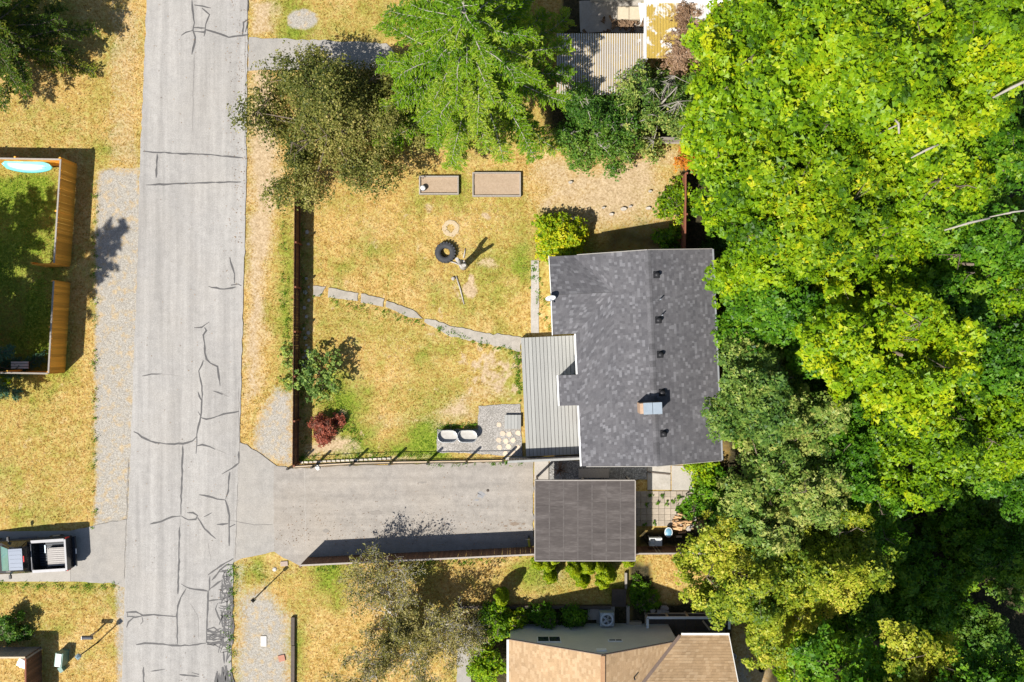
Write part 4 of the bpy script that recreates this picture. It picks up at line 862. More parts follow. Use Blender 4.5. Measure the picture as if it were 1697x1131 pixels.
# forked trunk standing in the lawn
p = at(768, 441.5); stp = thing('forked_stump', 'tall forked dead trunk standing in the lawn beside the tyre', 'stump', p)
tv = Vector((p.x, p.y, 0)); pb2 = M('birch_grey', (.50, .47, .43), (.26, .24, .21), 14, .9, .6)
MB().tube([tv + Vector((0, 0, -.05)), tv + Vector((0, 0, .3)), tv + Vector((.02, 0, 1.0)), tv + Vector((.0, .02, 1.75))], [.24, .2, .19, .2], 12).build('trunk', pb2, stp)
MB().tube([tv + Vector((-.06, .05, 1.65)), tv + Vector((-.16, .12, 2.1)), tv + Vector((-.2, .14, 2.75))], [.14, .12, .09], 10).build('limb', pb2, stp)
MB().tube([tv + Vector((.06, -.05, 1.65)), tv + Vector((.14, -.12, 2.1)), tv + Vector((.2, -.18, 2.7))], [.13, .10, .08], 10).build('limb', pb2, stp)
for i, (a, b_) in enumerate((((747, 434), (762, 440)), ((756, 458), (769, 505)), ((768, 428), (771, 412)))):
    MB().tube([at(*a) + Vector((0, 0, .02)), (at(*a) + at(*b_)) / 2 + Vector((.02, .02, .035)), at(*b_) + Vector((0, 0, .02))], [.035, .04, .02], 6).top('dead_branch', pb2, ['short dead branch between tyre and forked trunk', 'long dead branch lying below the forked trunk', 'thin dead branch above the forked trunk'][i], 'branch')
p = at(751, 462); MB().lathe(p, [(.001, .13), (.08, .13), (.10, .1), (.11, 0)], 12).top('round_stone', rock, 'small grey round stone at the tip of the dead branch', 'stone')

# stepping stone path
def stone(pts, z, mat, name, parent=None, h=.05):
    c = Vector((sum(p[0] for p in pts) / len(pts), sum(p[1] for p in pts) / len(pts))); mb = MB(); n = len(pts)
    for k, zz in ((1, -.06), (1, z - .012), (.95, z)):
        mb.v += [(c.x + (p[0] - c.x) * k, c.y + (p[1] - c.y) * k, zz) for p in pts]
    for L in range(2):
        for i in range(n): mb.f.append((L * n + i, L * n + (i + 1) % n, (L + 1) * n + (i + 1) % n, (L + 1) * n + i)); mb.sm.append(False)
    mb.f.append(tuple(2 * n + i for i in range(n))); mb.sm.append(False); return mb
z6 = lambda L: [(440 + x * .2564, 270 + y * .2564) for x, y in L]
slabs = [z6([(308, 795), (392, 800), (352, 866), (308, 862)]), z6([(408, 808), (600, 842), (596, 894), (404, 872)]), z6([(618, 846), (768, 880), (760, 932), (616, 905)]), z6([(782, 892), (950, 950), (1016, 1008), (930, 1000), (776, 932)])]
for i, s_ in enumerate(slabs):
    stone([tuple(Vector(q_))[:2] for q_ in edge_pts(s_, .02, .2, 0, i)], .03 + .004 * i, concrete_path, 'x').top('stepping_slab', concrete_path, ['short broken slab where the path meets the brown fence', 'longest rectangular slab of the curving yard path', 'middle slab of the curving yard path', 'bent slab joining the poured end of the yard path'][i], 'slab', 'slabs of the curving yard path')
sheet('yard_path', [(704, 529), (722, 531), (746, 541), (792, 550), (863, 559), (863, 583), (838, 577), (790, 567), (742, 556), (716, 541), (703, 534)], .028, concrete_path, 'curving pale concrete path leading to the deck', 'path', .03, 31, step=.2)
rr = random.Random(21)
def rough_poly(px, py, r_, n=7, sy=1.0): return [tuple(at(px + r_ * rr.uniform(.75, 1.1) * math.cos(2 * math.pi * k / n), py + sy * r_ * rr.uniform(.75, 1.1) * math.sin(2 * math.pi * k / n)))[:2] for k in range(n)]
palestone = M('pale_stone', (.48, .44, .38), (.36, .32, .27), 6, .9, .3, rnd=.35)
for x, y in ((508, 572), (512, 577), (506, 582), (514, 585), (508, 590), (503, 593), (512, 596), (508, 601), (502, 604), (513, 606), (507, 610), (506, 560), (511, 552), (504, 545), (508, 525), (505, 510), (512, 498), (506, 485), (512, 476), (508, 462), (511, 405), (509, 385)):
    stone(rough_poly(x, y, rr.uniform(2.2, 4.2), 5), .06, palestone, 'x').top('paving_stone', palestone, 'small pale paving stone in the shade along the brown fence', 'stone', 'pale stones along the brown fence')
for x, y in ((842, 702), (852, 707)): pass
hexm = M('flagstone', (.56, .46, .35), (.46, .37, .28), 5, .85, .3, rnd=.3)
for x, y in ((833, 719), (844, 720), (827, 729.5), (838.5, 731), (850, 730), (843, 740.5), (828, 741.5), (827, 704), (859, 718), (838, 752), (850, 751), (858, 742)):
    stone(rough_poly(x, y, 5.2, 6), .035, hexm, 'x').top('flagstone', hexm, 'tan hexagonal flagstone set in the gravel by the deck', 'flagstone', 'flagstones by the deck')
# stock tanks
tankf = M('tank_fill', (.40, .385, .36), (.30, .29, .265), 5, .95, .3)
for i, (x, y) in enumerate(((742.5, 722), (775, 722))):
    p = at(x, y); sk = thing('stock_tank', ['oval galvanised planter tank by the lawn corner of the gravel', 'oval galvanised planter tank next to the open gravel'][i], 'planter', p, 0, 'galvanised planter tanks')
    MB().lathe(p, [(.30, 0), (.31, .04), (.33, .5), (.345, .52), (.33, .535), (.315, .52), (.30, .2)], 28, stretch=.21).build('tank', galv, sk); MB().disc(p, .305, 28, .24, stretch=.21).build('fill', tankf, sk)
# little things on and by the paving
p = at(527, 774); mb = MB(); rr = random.Random(2)
for i in range(5):
    for k in range(8): a = 2 * math.pi * k / 8; r_ = [.001, .13, .17, .12, .001][i] * rr.uniform(.7, 1.2); mb.v.append((p.x + r_ * math.cos(a) * .8, p.y + r_ * math.sin(a), [.02, .02, .08, .16, .17][i] + rr.uniform(0, .03)))
for i in range(4):
    for k in range(8): mb.f.append((i * 8 + k, i * 8 + (k + 1) % 8, i * 8 + 8 + (k + 1) % 8, i * 8 + 8 + k)); mb.sm.append(False)
mb.top('plastic_bag', white, 'crumpled white bag at the driveway edge by the wire fence', 'bag')
p = at(437, 1063); ml = thing('meter_lid', 'white framed meter box lid in the gravel verge', 'meter box', p)
MB().box(p.x - .16, p.x + .16, p.y - .28, p.y + .28, -.03, .03).build('frame', M('lid_concrete', (.58, .56, .52), (.5, .48, .44), 4, .8), ml); MB().box(p.x - .06, p.x + .06, p.y - .1, p.y + .1, .03, .042).build('hatch', white, ml)
MB().obox(at(467, 1091) + Vector((0, 0, .02)), (.36, .34, .06), R(12)).top('red_paver', M('red_paver', (.40, .20, .14), (.32, .15, .1), 6, .9), 'reddish square paver in the gravel by the timber curb', 'paver')
MB().obox(at(471, 934.5) + Vector((0, 0, .02)), (.40, .26, .05), R(4)).top('ground_plate', M('brown_plate', (.36, .28, .23), (.3, .23, .19), 6, .9), 'brown utility plate in the grass by the fence end', 'plate')
MB().lathe(at(455, 944), [(.001, .03), (.1, .03), (.12, 0)], 10).top('ground_plate', M('pale_plate', (.5, .47, .43), (.42, .4, .36), 6, .9), 'small pale round cover beside the thin black lamp shadow', 'plate')
for y0, y1 in ((1022, 1068), (1069, 1131), (1132, 1190)):
    a, b_ = at(486.5, y0), at(486.0, y1); MB().beam(a + Vector((0, 0, .08)), b_ + Vector((0, 0, .08)), .2, .22).top('timber_curb', darkwood, 'dark railroad timber laid along the gravel verge', 'timber', 'timbers along the verge')
p = at(876, 897); ks = thing('kick_scooter', 'yellow and black kick scooter standing at the driveway fence', 'scooter', p); ylw = M('yellow_paint', (.55, .50, .05), (.45, .4, .04), 4, .4)
MB().obox(p + Vector((.02, -.1, .1)), (.12, .5, .04), R(8)).build('deck', ylw, ks); MB().tube([p + Vector((0, .18, .1)), p + Vector((.02, .26, .8))], .02, 6).build('stem', ylw, ks); MB().tube([p + Vector((-.2, .26, .8)), p + Vector((.24, .27, .8))], .02, 6).build('handlebar', black, ks)
for y in (.22, -.38): MB().tube([p + Vector((-.03, y, .08)), p + Vector((.03, y, .08))], .1, 12).build('wheel', black, ks)
# ------------------------------------------------------------------ back patio
pav = thing('paver_patio', 'square tan pavers with weeds behind the carport', 'paving', at(1052, 873)); pme = MB().box(-.155, .155, -.155, .155, -.05, .028).mesh('paver')
pvm = M('tan_paver', (.35, .30, .24), (.26, .22, .175), 5, .9, .3, rnd=.3)
for j in range(6):
    for i in range(11):
        if i > 8 and j > 3: continue
        o = link_mesh('paver', pme, pvm, pav, at(1047 + i * 9.9, 819 + j * 9.7) - at(1052, 873) + Vector((0, 0, random.uniform(-.006, .006)))); o.rotation_euler = (0, 0, random.gauss(0, .02))
fw = thing('firewood_heap', 'heap of split firewood on the pavers by the woods', 'firewood', at(1128, 865)); rr = random.Random(8)
fwm = M('split_wood', (.50, .32, .17), (.34, .2, .1), 6, .85, .3, rnd=.5)
for i in range(26):
    p = at(1127 + rr.gauss(0, 8), 862 + rr.gauss(0, 8)); r_ = rr.uniform(.05, .08); a = rr.choice([0, .2, -.3, 1.4]) + rr.gauss(0, .2); l = rr.uniform(.25, .42)
    d = Vector((math.cos(a), math.sin(a), rr.gauss(0, .15))) * l / 2; c = p + Vector((0, 0, .08 + .09 * (i % 4))); MB().tube([c - d, c + d], r_, 3 + i % 2, smooth=False).build('split_log', fwm, fw)
for i in range(9):
    x, y = 1148 + rr.gauss(0, 6), 862 + rr.gauss(0, 10); stone(rough_poly(x, y, rr.uniform(3, 5), 6), .1 + .08 * rr.random(), rock, 'x').top('rock', rock, 'rough rock piled at the end of the paver patio', 'rock', 'rocks by the firewood')
p = at(1083, 893.5); sk = thing('utility_sink', 'white utility sink standing in the shade of the back fence', 'sink', p); shw = M('shaded_white', (.6, .62, .62), (.52, .54, .54), 4, .5)
for q_ in ((-.34, -.30, -.22, .22), (.28, .34, -.22, .22), (-.30, .28, .18, .22), (-.30, .28, -.22, -.18), (-.02, .02, -.18, .18)): MB().box(p.x + q_[0], p.x + q_[1], p.y + q_[2], p.y + q_[3], .45, .78).build('basin_wall', shw, sk)
MB().box(p.x - .3, p.x + .28, p.y - .18, p.y + .18, .45, .49).build('basin_floor', shw, sk); MB().box(p.x + .02, p.x + .28, p.y - .18, p.y + .18, .79, .81).build('drain_board', shw, sk)
for x in (-.3, .3):
    for y in (-.18, .18): MB().box(p.x + x - .02, p.x + x + .02, p.y + y - .02, p.y + y + .02, -.02, .46).build('leg', greymetal, sk)
p = at(1106, 880); chr_ = thing('toilet', 'white basin seat with blue lid by the back fence', 'seat', p)
MB().lathe(p, [(.14, 0), (.12, .2), (.2, .36), (.23, .4), (.2, .41), (.15, .38)], 16, 1, 1.25).build('bowl', shw, chr_); MB().lathe(p, [(.001, .43), (.16, .43), (.18, .41)], 16, 1, 1.25).build('lid', M('blue_lid', (.14, .30, .42), (.11, .25, .36), 3, .4), chr_)
p = at(1125, 889); MB().obox(p + Vector((0, 0, .05)), (.3, .1, .1), .05).top('wood_offcut', palewood, 'short pale board end lying by the back fence', 'board')
a, b_ = at(1160, 817), at(1175, 827); MB().tube([a + Vector((0, 0, .7)), b_ + Vector((0, 0, .9))], .05, 8).tube([a + Vector((.1, 0, -.02)), a + Vector((.1, -.03, .72))], .04, 6).top('white_pipe', white, 'white pipe sticking out of the green bushes', 'pipe')
MB().beam(at(1072, 782) + Vector((0, 0, .06)), at(1110, 786) + Vector((0, 0, .06)), .07, .08).top('loose_board', darkwood, 'dark board lying across the concrete slab behind the house', 'board')
MB().beam(at(958, 783) + Vector((0, 0, .35)), at(1008, 783) + Vector((0, 0, .35)), .5, .04).beam(at(960, 783) + Vector((0, 0, .15)), at(962, 783) + Vector((0, 0, .15)), .4, .3).beam(at(1004, 783) + Vector((0, 0, .15)), at(1006, 783) + Vector((0, 0, .15)), .4, .3).top('side_bench', greywood, 'low grey bench in the shade between house and carport', 'bench')
p = at(928, 780); mb = MB(); rr = random.Random(14)
for i in range(26): a = rr.random() * 6.28; mb.tube([p + Vector((0, 0, .0)), p + Vector((.25 * math.cos(a) * rr.random(), .35 * math.sin(a) * rr.random(), .2)), p + Vector((.45 * math.cos(a), .6 * math.sin(a), rr.uniform(.15, .4)))], [.02, .015, .006], 4)
mb.top('dead_shrub', M('dead_shrub', (.2, .12, .075), (.13, .08, .05), 8, .9), 'small dead brown shrub in the shade darkened gravel strip', 'shrub')
for i, (x, y, r_, l) in enumerate(((1033, 347, 7, 'long pale rock in the dry grass behind the house'), (1044, 343, 4, 'dark topped small rock beside the long pale rock'), (1074, 346, 6, 'upright pale rock in the dry grass by the vines'), (1013, 356, 5, 'half shaded rock at the edge of the shrub shadow'), (950, 362, 7, 'grey rock half hidden in the shrub shadow'), (945, 303, 5, 'small white stone on the bare dirt slope'), (1077, 318, 4, 'little white stone high on the dirt slope'), (1000, 345, 4, 'reddish stone beside the shrub shadow'))):
    stone(rough_poly(x, y, r_ * .8, 7, .6), .16, palestone, 'x').top('rock', palestone, l, 'rock')
# ------------------------------------------------------------------ by the tan roofed house
p = at(1003.5, 1020); acp = M('ac_case', (.42, .46, .48), (.34, .38, .4), 4, .5); ac = thing('air_conditioner', 'square grey air conditioner unit with round fan by the cream wall', 'air conditioner', p)
MB().obox(p + Vector((0, .05, .02)), (1.0, .95, .1)).build('pad', concrete, ac); MB().obox(p + Vector((0, 0, .42)), (.74, .74, .74)).build('case', acp, ac)
t3 = MB().lathe(p + Vector((0, 0, .79)), [(.37, 0), (.385, .03), (.30, .06), (.27, .05), (.25, .0)], 24); t3.build('fan_shroud', M('ac_light', (.56, .6, .64), (.5, .54, .58), 4, .4), ac)
MB().disc(p, .27, 20, .80).build('fan_well', black, ac)
for i in range(5): a = i * 2 * math.pi / 5; c = p + Vector((.13 * math.cos(a), .13 * math.sin(a), .815)); MB().obox(c, (.23, .1, .01), a, .25).build('fan_blade', greymetal, ac)
for r_ in (.1, .18, .25): MB().lathe(p + Vector((0, 0, .845)), [(r_ - .006, 0), (r_, .006), (r_ + .006, 0)], 20).build('guard_ring', galv, ac)
stp2 = thing('timber_steps', 'dark timber steps beside the air conditioner', 'steps', at(1025, 990))
for i, y in enumerate((978, 986, 994, 1001)): MB().obox(at(1025, y) + Vector((0, 0, .26 - .07 * i)), (.78, .25, .16)).build('step', darkwood, stp2)
for i in range(4):
    a, b_ = at(752 + i * 65 if i else 752, 1005.5), at(815 + i * 65 if i < 3 else 1012, 1004.5); MB().beam(a + Vector((0, 0, .10)), b_ + Vector((0, 0, .10)), .16, .32).top('retaining_timber', darkwood, 'dark timber of the low wall above the house shrubs', 'timber', 'timbers of the low retaining wall')
MB().beam(at(1040, 1003) + Vector((0, 0, .1)), at(1040, 1040) + Vector((0, 0, .1)), .16, .3).top('retaining_timber', greywood, 'grey timber running from the steps to the cream wall', 'timber')
MB().beam(at(1036.5, 948) + Vector((0, 0, .12)), at(1036.5, 975) + Vector((0, 0, .12)), .12, .26).top('retaining_timber', greywood, 'grey timber leading up from the steps to the carport shrubs', 'timber')
MB().obox(at(982, 1015) + Vector((0, 0, .02)), (.52, .8, .08)).top('stone_slab', rock, 'grey stone slab beside the air conditioner', 'slab')
MB().obox(at(1052, 1034) + Vector((0, 0, .12)), (.7, .35, .28)).top('wooden_crate', palewood, 'pale wooden crate at the foot of the cream wall', 'crate')
rr = random.Random(31)
for i in range(14): x, y = 1064 + rr.uniform(0, 50), 1008 + rr.uniform(-4, 5); stone(rough_poly(x, y, rr.uniform(2.5, 5), 6), .12 + .12 * rr.random(), rock, 'x').top('rock', rock, 'grey rock in the shaded heap beside the porch', 'rock', 'rocks beside the porch')
for i, (x, y, l, mt) in enumerate(((1267, 1092, 'dark round pot on the dry ground beyond the tan roofed house', darkwood), (1259, 1106, 'small black pot beside the larger dark pot', black), (1213, 1085, 'grey bin standing against the east wall of the tan roofed house', greymetal))):
    MB().lathe(at(x, y), [(.001, .0), (.16, 0), (.2, .32), (.22, .34), (.19, .34), (.16, .25), (.001, .25)], 14, 1.2 if i == 0 else .8, 1.2 if i == 0 else .8).top('pot', mt, l, 'pot')
a, b_ = at(1304, 1085, 0), at(1352, 1110, 0); dw = MB().tube([a + Vector((0, 0, gz(a.x, a.y) + .6)), (a + b_) / 2 + Vector((0, .1, gz(b_.x, b_.y) + .65)), b_ + Vector((0, 0, gz(b_.x, b_.y) + .55))], [.1, .22, .16], 8); dw.tube([a + Vector((.9, 0, -1.2)), a + Vector((.9, 0, .45))], .1, 6); dw.top('fallen_log', palebark, 'bleached fallen log in the yellow green undergrowth', 'log')

# ------------------------------------------------------------------ vegetation
def unit(a): return a / (np.linalg.norm(a, axis=1, keepdims=True) + 1e-9)
def leaves(name, P, N, size, tint, mat, parent, rs, asp=.62, fold=.18, T=None, tri=False):
    n = len(P); N = unit(N); t = unit(np.cross(N, rs.normal(size=(n, 3)))) if T is None else unit(T - N * (T * N).sum(1, keepdims=True)); b = np.cross(N, t); s = size[:, None]
    if tri:
        v = np.empty((n, 3, 3)); v[:, 0] = P + t * s * .62; v[:, 1] = P - t * s * .38 + b * s * asp * .5; v[:, 2] = P - t * s * .38 - b * s * asp * .5
        me = np_mesh(name, (v - np.array(ORG[parent.name])).reshape(-1, 3), np.arange(n * 3).reshape(-1, 3), dict(tint=np.clip(tint, 0, 1)), dom='FACE'); return link_mesh(name, me, mat, parent)
    v = np.empty((n, 4, 3)); v[:, 0] = P - t * s * .5; v[:, 2] = P + t * s * .5
    v[:, 1] = P + b * s * asp * .5 + N * s * fold; v[:, 3] = P - b * s * asp * .5 + N * s * fold
    o_ = np.array(ORG[parent.name]); v = v - o_
    i = np.arange(n) * 4; f = np.stack([np.stack([i, i + 2, i + 1], -1), np.stack([i, i + 3, i + 2], -1)], 1).reshape(-1, 3)
    # keep winding so the normal follows N
    me = np_mesh(name, v.reshape(-1, 3), f[:, ::-1], dict(tint=np.repeat(np.clip(tint, 0, 1), 2)), dom='FACE')
    return link_mesh(name, me, mat, parent)
KIND = {k: leaf_mat(k + '_leaves', c) for k, c in dict(
    maple=[(.032, .088, .004), (.122, .243, .005), (.232, .362, .007), (.41, .455, .009)],
    maplegold=[(.045, .115, .004), (.155, .27, .006), (.29, .385, .008), (.54, .46, .012)],
    green=[(.018, .065, .004), (.062, .175, .008), (.125, .265, .012), (.24, .36, .02)],
    dark=[(.015, .052, .006), (.045, .125, .012), (.09, .19, .02), (.17, .26, .035)],
    olive=[(.03, .08, .014), (.10, .19, .030), (.20, .285, .05), (.40, .41, .11)],
    gold=[(.07, .13, .010), (.205, .275, .016), (.37, .40, .03), (.56, .50, .075)],
    brown=[(.035, .055, .010), (.115, .135, .024), (.225, .22, .05), (.42, .36, .12)],
    fir=[(.02, .07, .003), (.085, .20, .005), (.175, .305, .008), (.36, .42, .05)],
    firdark=[(.010, .032, .004), (.035, .082, .007), (.085, .145, .010), (.27, .27, .03)],
    spruce=[(.012, .05, .03), (.035, .105, .06), (.07, .16, .095), (.12, .21, .13)],
    red=[(.12, .03, .02), (.24, .06, .035), (.34, .10, .06), (.42, .15, .09)],
    sparse=[(.07, .085, .02), (.19, .185, .045), (.34, .30, .10), (.56, .48, .24)],
    grey=[(.05, .11, .02), (.15, .24, .05), (.27, .36, .08), (.45, .48, .07)],
    cedar=[(.025, .075, .003), (.11, .21, .005), (.27, .37, .007), (.50, .50, .012)],
    deadvine=[(.14, .08, .045), (.24, .15, .09), (.34, .22, .14), (.42, .28, .18)],
    flame=[(.45, .12, .02), (.55, .20, .03), (.5, .3, .03), (.3, .3, .03)]).items()}
def limbs(root, base, top, targets, r0, mat, rs, twigs=None, bend=.25, rt=.015):
    mb = MB(); base = Vector(base); top = Vector(top); L = (top - base).length
    pts = [base + (top - base) * t + Vector((rs.normal() * .02 * L * (t > 0), rs.normal() * .02 * L * (t > 0), 0)) for t in (0, .08, .35, .65, 1)]
    mb.tube(pts, [r0 * 1.35, r0, r0 * .8, r0 * .55, r0 * .25], 8)
    for t in targets:
        t = Vector(t); k = rs.uniform(.3, .75); s = base.lerp(top, min(k, max(.12, (t.z - base.z) / max(L, .1) - .2)))
        m = s.lerp(t, .5) + Vector((rs.normal() * .12, rs.normal() * .12, .15)); mb.tube([s, m, t], [r0 * .38, r0 * .22, rt], 5)
    for (s, t) in (twigs or []):
        s = Vector(s); t = Vector(t); m = s.lerp(t, .5) + Vector(rs.normal(size=3) * .08); mb.tube([s, m, t], [rt * 1.6, rt, rt * .5], 3, cap=False)
    return mb.build('trunk', mat, root)
def broadleaf(px, py, z, rpx, kind, label, ls=.2, n=16000, name='tree', depth=2.0, seed=None, lob=9, clump=.5, barkm=bark, ry=None, gap=.0, cat='tree', group=None, ground=None, tw=.1, up=.6, tb=0.0, stem=True, flat=.75, asp=.7, k=9):
    """px,py: where the crown shows in the photo at height z; rpx its radius there"""
    seed = seed or int(px * 7 + py * 13) % 99991; rs = np.random.RandomState(seed)
    c = at(px, py, z); R_ = rpx / PPM * (1 - z / H); Ry = (ry or rpx) / PPM * (1 - z / H); g0 = gz(c.x, c.y) if ground is None else ground
    if group == FW: R_ *= 1.06; Ry *= 1.06
    root = thing(name, label, cat, (c.x, c.y, g0 - .03), 0, group); lob = int(lob * 1.5)
    big = ls > .15
    if big: ls *= .70; n = int(n * 1.95); k = 40; clump *= 1.25; asp = .95
    kk = np.arange(lob) + .5; rad = np.sqrt(kk / lob) * .84; ang = kk * 2.399963 + rs.rand() * 6.28; edge = 1 + .16 * np.sin(ang * 3 + seed) + .10 * np.sin(ang * 5 + seed * 2)
    lx = c.x + R_ * rad * edge * np.cos(ang) + rs.normal(size=lob) * R_ * .08; ly = c.y + Ry * rad * edge * np.sin(ang) + rs.normal(size=lob) * Ry * .08
    lz = z - depth * rad ** 2 * 1.3 + rs.normal(size=lob) * depth * .2; lr = (R_ + Ry) / 2 * (1.15 / math.sqrt(lob)) * rs.uniform(.6, 1.25, lob)
    ns = max(12, n // k); area = lr ** 2; li = rs.choice(lob, ns, p=area / area.sum())
    d = rs.normal(size=(ns, 3)); d[:, 2] = d[:, 2] * .9 + .45; d = unit(d)
    q = rs.rand(ns) ** .45 * 1.12 + rs.normal(size=ns) * .10
    C_ = np.stack([lx, ly, lz], -1)[li] + d * (lr[li] * q)[:, None] * np.array([1.12, 1.12, flat]) + rs.normal(size=(ns, 3)) * clump * .3
    hole = vnoise(C_[:, 0], C_[:, 1], 1.0 / max(clump, .2) * .55, seed % 13)                      # thin places let the dark interior show
    C_[:, 2] -= np.clip(.50 - hole, 0, 1) * 5.0 * clump
    lim = vnoise(C_[:, 0], C_[:, 1], .42, seed % 11 + 3); C_[:, 2] -= np.clip(.44 - lim, 0, 1) * 5.5 * min(1.0, depth / 2.4)
    if gap: kp = rs.rand(ns) > gap * (1.6 - hole); C_, d, li = C_[kp], d[kp], li[kp]; ns = len(C_)
    sn = unit(d * .45 + np.array([0, 0, up]) + rs.normal(size=(ns, 3)) * .36); sr_ = clump * rs.uniform(.34, .82, ns)
    ct = rs.normal(size=ns) * .17 + (vnoise(C_[:, 0], C_[:, 1], .5, seed % 17) - .5) * .55
    n = ns * k; si = np.repeat(np.arange(ns), k); e = unit(rs.normal(size=(n, 3))); e = e - sn[si] * (e * sn[si]).sum(1, keepdims=True); e = unit(e); rr_ = np.sqrt(rs.rand(n))
    P = C_[si] + e * (rr_ * sr_[si])[:, None] + sn[si] * (rs.normal(size=n) * .12 * sr_[si] - .42 * sr_[si] * rr_ ** 2)[:, None]
    P[:, 2] = np.maximum(P[:, 2], g0 + .1)
    N = sn[si] + e * .35 + rs.normal(size=(n, 3)) * .34
    leaves('crown', P, N, ls * np.minimum(1.6, np.exp(rs.normal(size=n) * .3)), .46 + tb + ct[si] + rs.normal(size=n) * .14, KIND[kind], root, rs, asp, .14, None, big)
    if stem:
        ti = rs.choice(ns, int(min(ns, 260) * tw * 1.6)) if tw else []
        limbs(root, (c.x, c.y, g0 - .03), (c.x, c.y, z - depth * .3), [(lx[i], ly[i], lz[i] - lr[i] * .3) for i in range(lob)], max(.035, .03 * R_ + .012 * (z - g0)), barkm, rs,
              [((lx[li[i]], ly[li[i]], lz[li[i]]), C_[i] + np.array([0, 0, .1])) for i in ti], rt=.012 + .004 * (R_ > 2) + .006 * (tw > 2))
    return root
def conifer(bpx, bpy, h, Rb, kind, label, n=36, seed=1, z0=.8, droop=.25, name='conifer', ls=.17, dens=1.0, barkm=palebark, cat='tree', top=.12, group=None, cone=1.0, barkr=.022):
    rs = np.random.RandomState(seed); b = at(bpx, bpy); g0 = gz(b.x, b.y); root = thing(name, label, cat, (b.x, b.y, g0 - .03), 0, group)
    mb = MB(); mb.tube([(b.x, b.y, g0 - .03), (b.x, b.y, g0 + h * .5), (b.x, b.y, g0 + h)], [.022 * h + .03, .014 * h, .01], 8)
    Ps, Ns, Ss, Ts, Ds = [], [], [], [], []
    for i in range(n):
        t = (i + rs.rand()) / n; zz = g0 + z0 + (h - z0 - .2) * t; L = Rb * max(top, (1 - t) ** cone) * rs.uniform(.72, 1.1); a = i * 2.39996 + rs.normal() * .25
        d = np.array([math.cos(a), math.sin(a), 0]); s_ = np.linspace(0, 1, 7); rise = rs.uniform(-.02, .14) + .25 * t
        pts = np.array([b.x, b.y, zz]) + d * (L * s_)[:, None]; pts[:, 2] += L * (rise * s_ - droop * s_ ** 2); pts[:, :2] += np.outer(np.sin(s_ * rs.uniform(2, 5) + rs.rand() * 6) * s_ * rs.normal() * .09 * L, [-d[1], d[0]]); pts[:, 2] += rs.normal(size=7) * .03 * L * s_; pts[:, 2] = np.maximum(pts[:, 2], g0 + .15)
        mb.tube([Vector(p) for p in pts], list(np.linspace(barkr + .008 * L, .006, 7)), 4, cap=False)
        side = np.array([-d[1], d[0], 0]); m = max(6, int(L * 8.5)); bt_ = rs.normal() * .10
        for j in range(m):
            u = .12 + .86 * (j + rs.rand()) / m; o_ = np.array([np.interp(u, s_, pts[:, q_]) for q_ in range(3)]); sg = 1 if j % 2 else -1
            bl_ = L * .20 * (1 - u * .66) * rs.uniform(.5, 1.25) + .12; ang = rs.uniform(.75, 1.1)
            dr = d * math.cos(ang) + side * sg * math.sin(ang) + np.array([0, 0, rs.normal() * .12 - .12]); e_ = o_ + dr * bl_
            if bl_ > .3: mb.tube([Vector(o_), Vector(e_)], [.010, .004], 3, cap=False)
            k = int((bl_ * 34 + 5) * dens); w = rs.rand(k); P = o_ + (e_ - o_) * w[:, None] + rs.normal(size=(k, 3)) * np.array([.06, .06, .035]) - np.array([0, 0, .03]); Ps.append(P)
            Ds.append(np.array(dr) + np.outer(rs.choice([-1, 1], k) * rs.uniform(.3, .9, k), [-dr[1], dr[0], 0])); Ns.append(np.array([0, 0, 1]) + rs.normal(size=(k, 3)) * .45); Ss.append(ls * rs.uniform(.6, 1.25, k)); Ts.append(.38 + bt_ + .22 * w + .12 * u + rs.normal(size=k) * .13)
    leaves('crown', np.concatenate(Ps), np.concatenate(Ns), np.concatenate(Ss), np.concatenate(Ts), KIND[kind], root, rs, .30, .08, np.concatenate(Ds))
    mb.build('trunk', barkm, root); return root

FW = 'forest trees east of the houses'
B = broadleaf
B(1328, 105, 12.0, 156, 'maple', 'broad bright green maple spreading beside the mossy patio roof', .24, 30000, 'maple_tree', 3.2, lob=14, clump=.55, group=FW)
B(1490, 125, 13.0, 152, 'maple', 'tallest bright green maple in the upper woods', .24, 30000, 'maple_tree', 3.2, lob=14, clump=.55, group=FW, tb=.03)
B(1375, 300, 11.5, 128, 'maplegold', 'maple with golden tinted leaves south of the bright green maples', .23, 24000, 'maple_tree', 2.8, lob=11, clump=.52, group=FW, tb=-.06)
B(1250, 268, 9.5, 92, 'maple', 'green maple leaning over the red brown fence', .22, 16000, 'maple_tree', 2.4, lob=8, clump=.5, group=FW)
B(1655, 60, 12.0, 105, 'maple', 'bright maple rising beside the bare white limb', .23, 18000, 'maple_tree', 2.5, lob=9, clump=.52, group=FW)
B(1560, 280, 10.5, 92, 'maple', 'green maple above the fallen pale trunk', .22, 16000, 'maple_tree', 2.5, lob=8, clump=.5, group=FW, tb=-.04)
B(1672, 270, 8.5, 70, 'green', 'deep green tree tucked below the bare white limb', .2, 12000, 'woodland_tree', 2, lob=7, clump=.48, group=FW)
B(1290, 405, 8.8, 90, 'maple', 'yellow green maple beyond the north end of the grey roof', .21, 16000, 'maple_tree', 2.5, lob=8, clump=.48, group=FW, tb=-.1)
B(1465, 400, 9.2, 92, 'maple', 'maple with orange leaf tips in the middle of the woods', .22, 30000, 'maple_tree', 2.4, lob=8, clump=.5, group=FW, tb=-.05)
B(1620, 425, 9.0, 108, 'green', 'mid green tree below the fallen pale trunk', .2, 18000, 'woodland_tree', 2.4, lob=10, clump=.48, group=FW)
B(1518, 572, 12.0, 126, 'maple', 'brilliant yellow green maple standing proud of dark gaps', .23, 24000, 'maple_tree', 3.0, lob=11, clump=.52, group=FW, tb=.14)
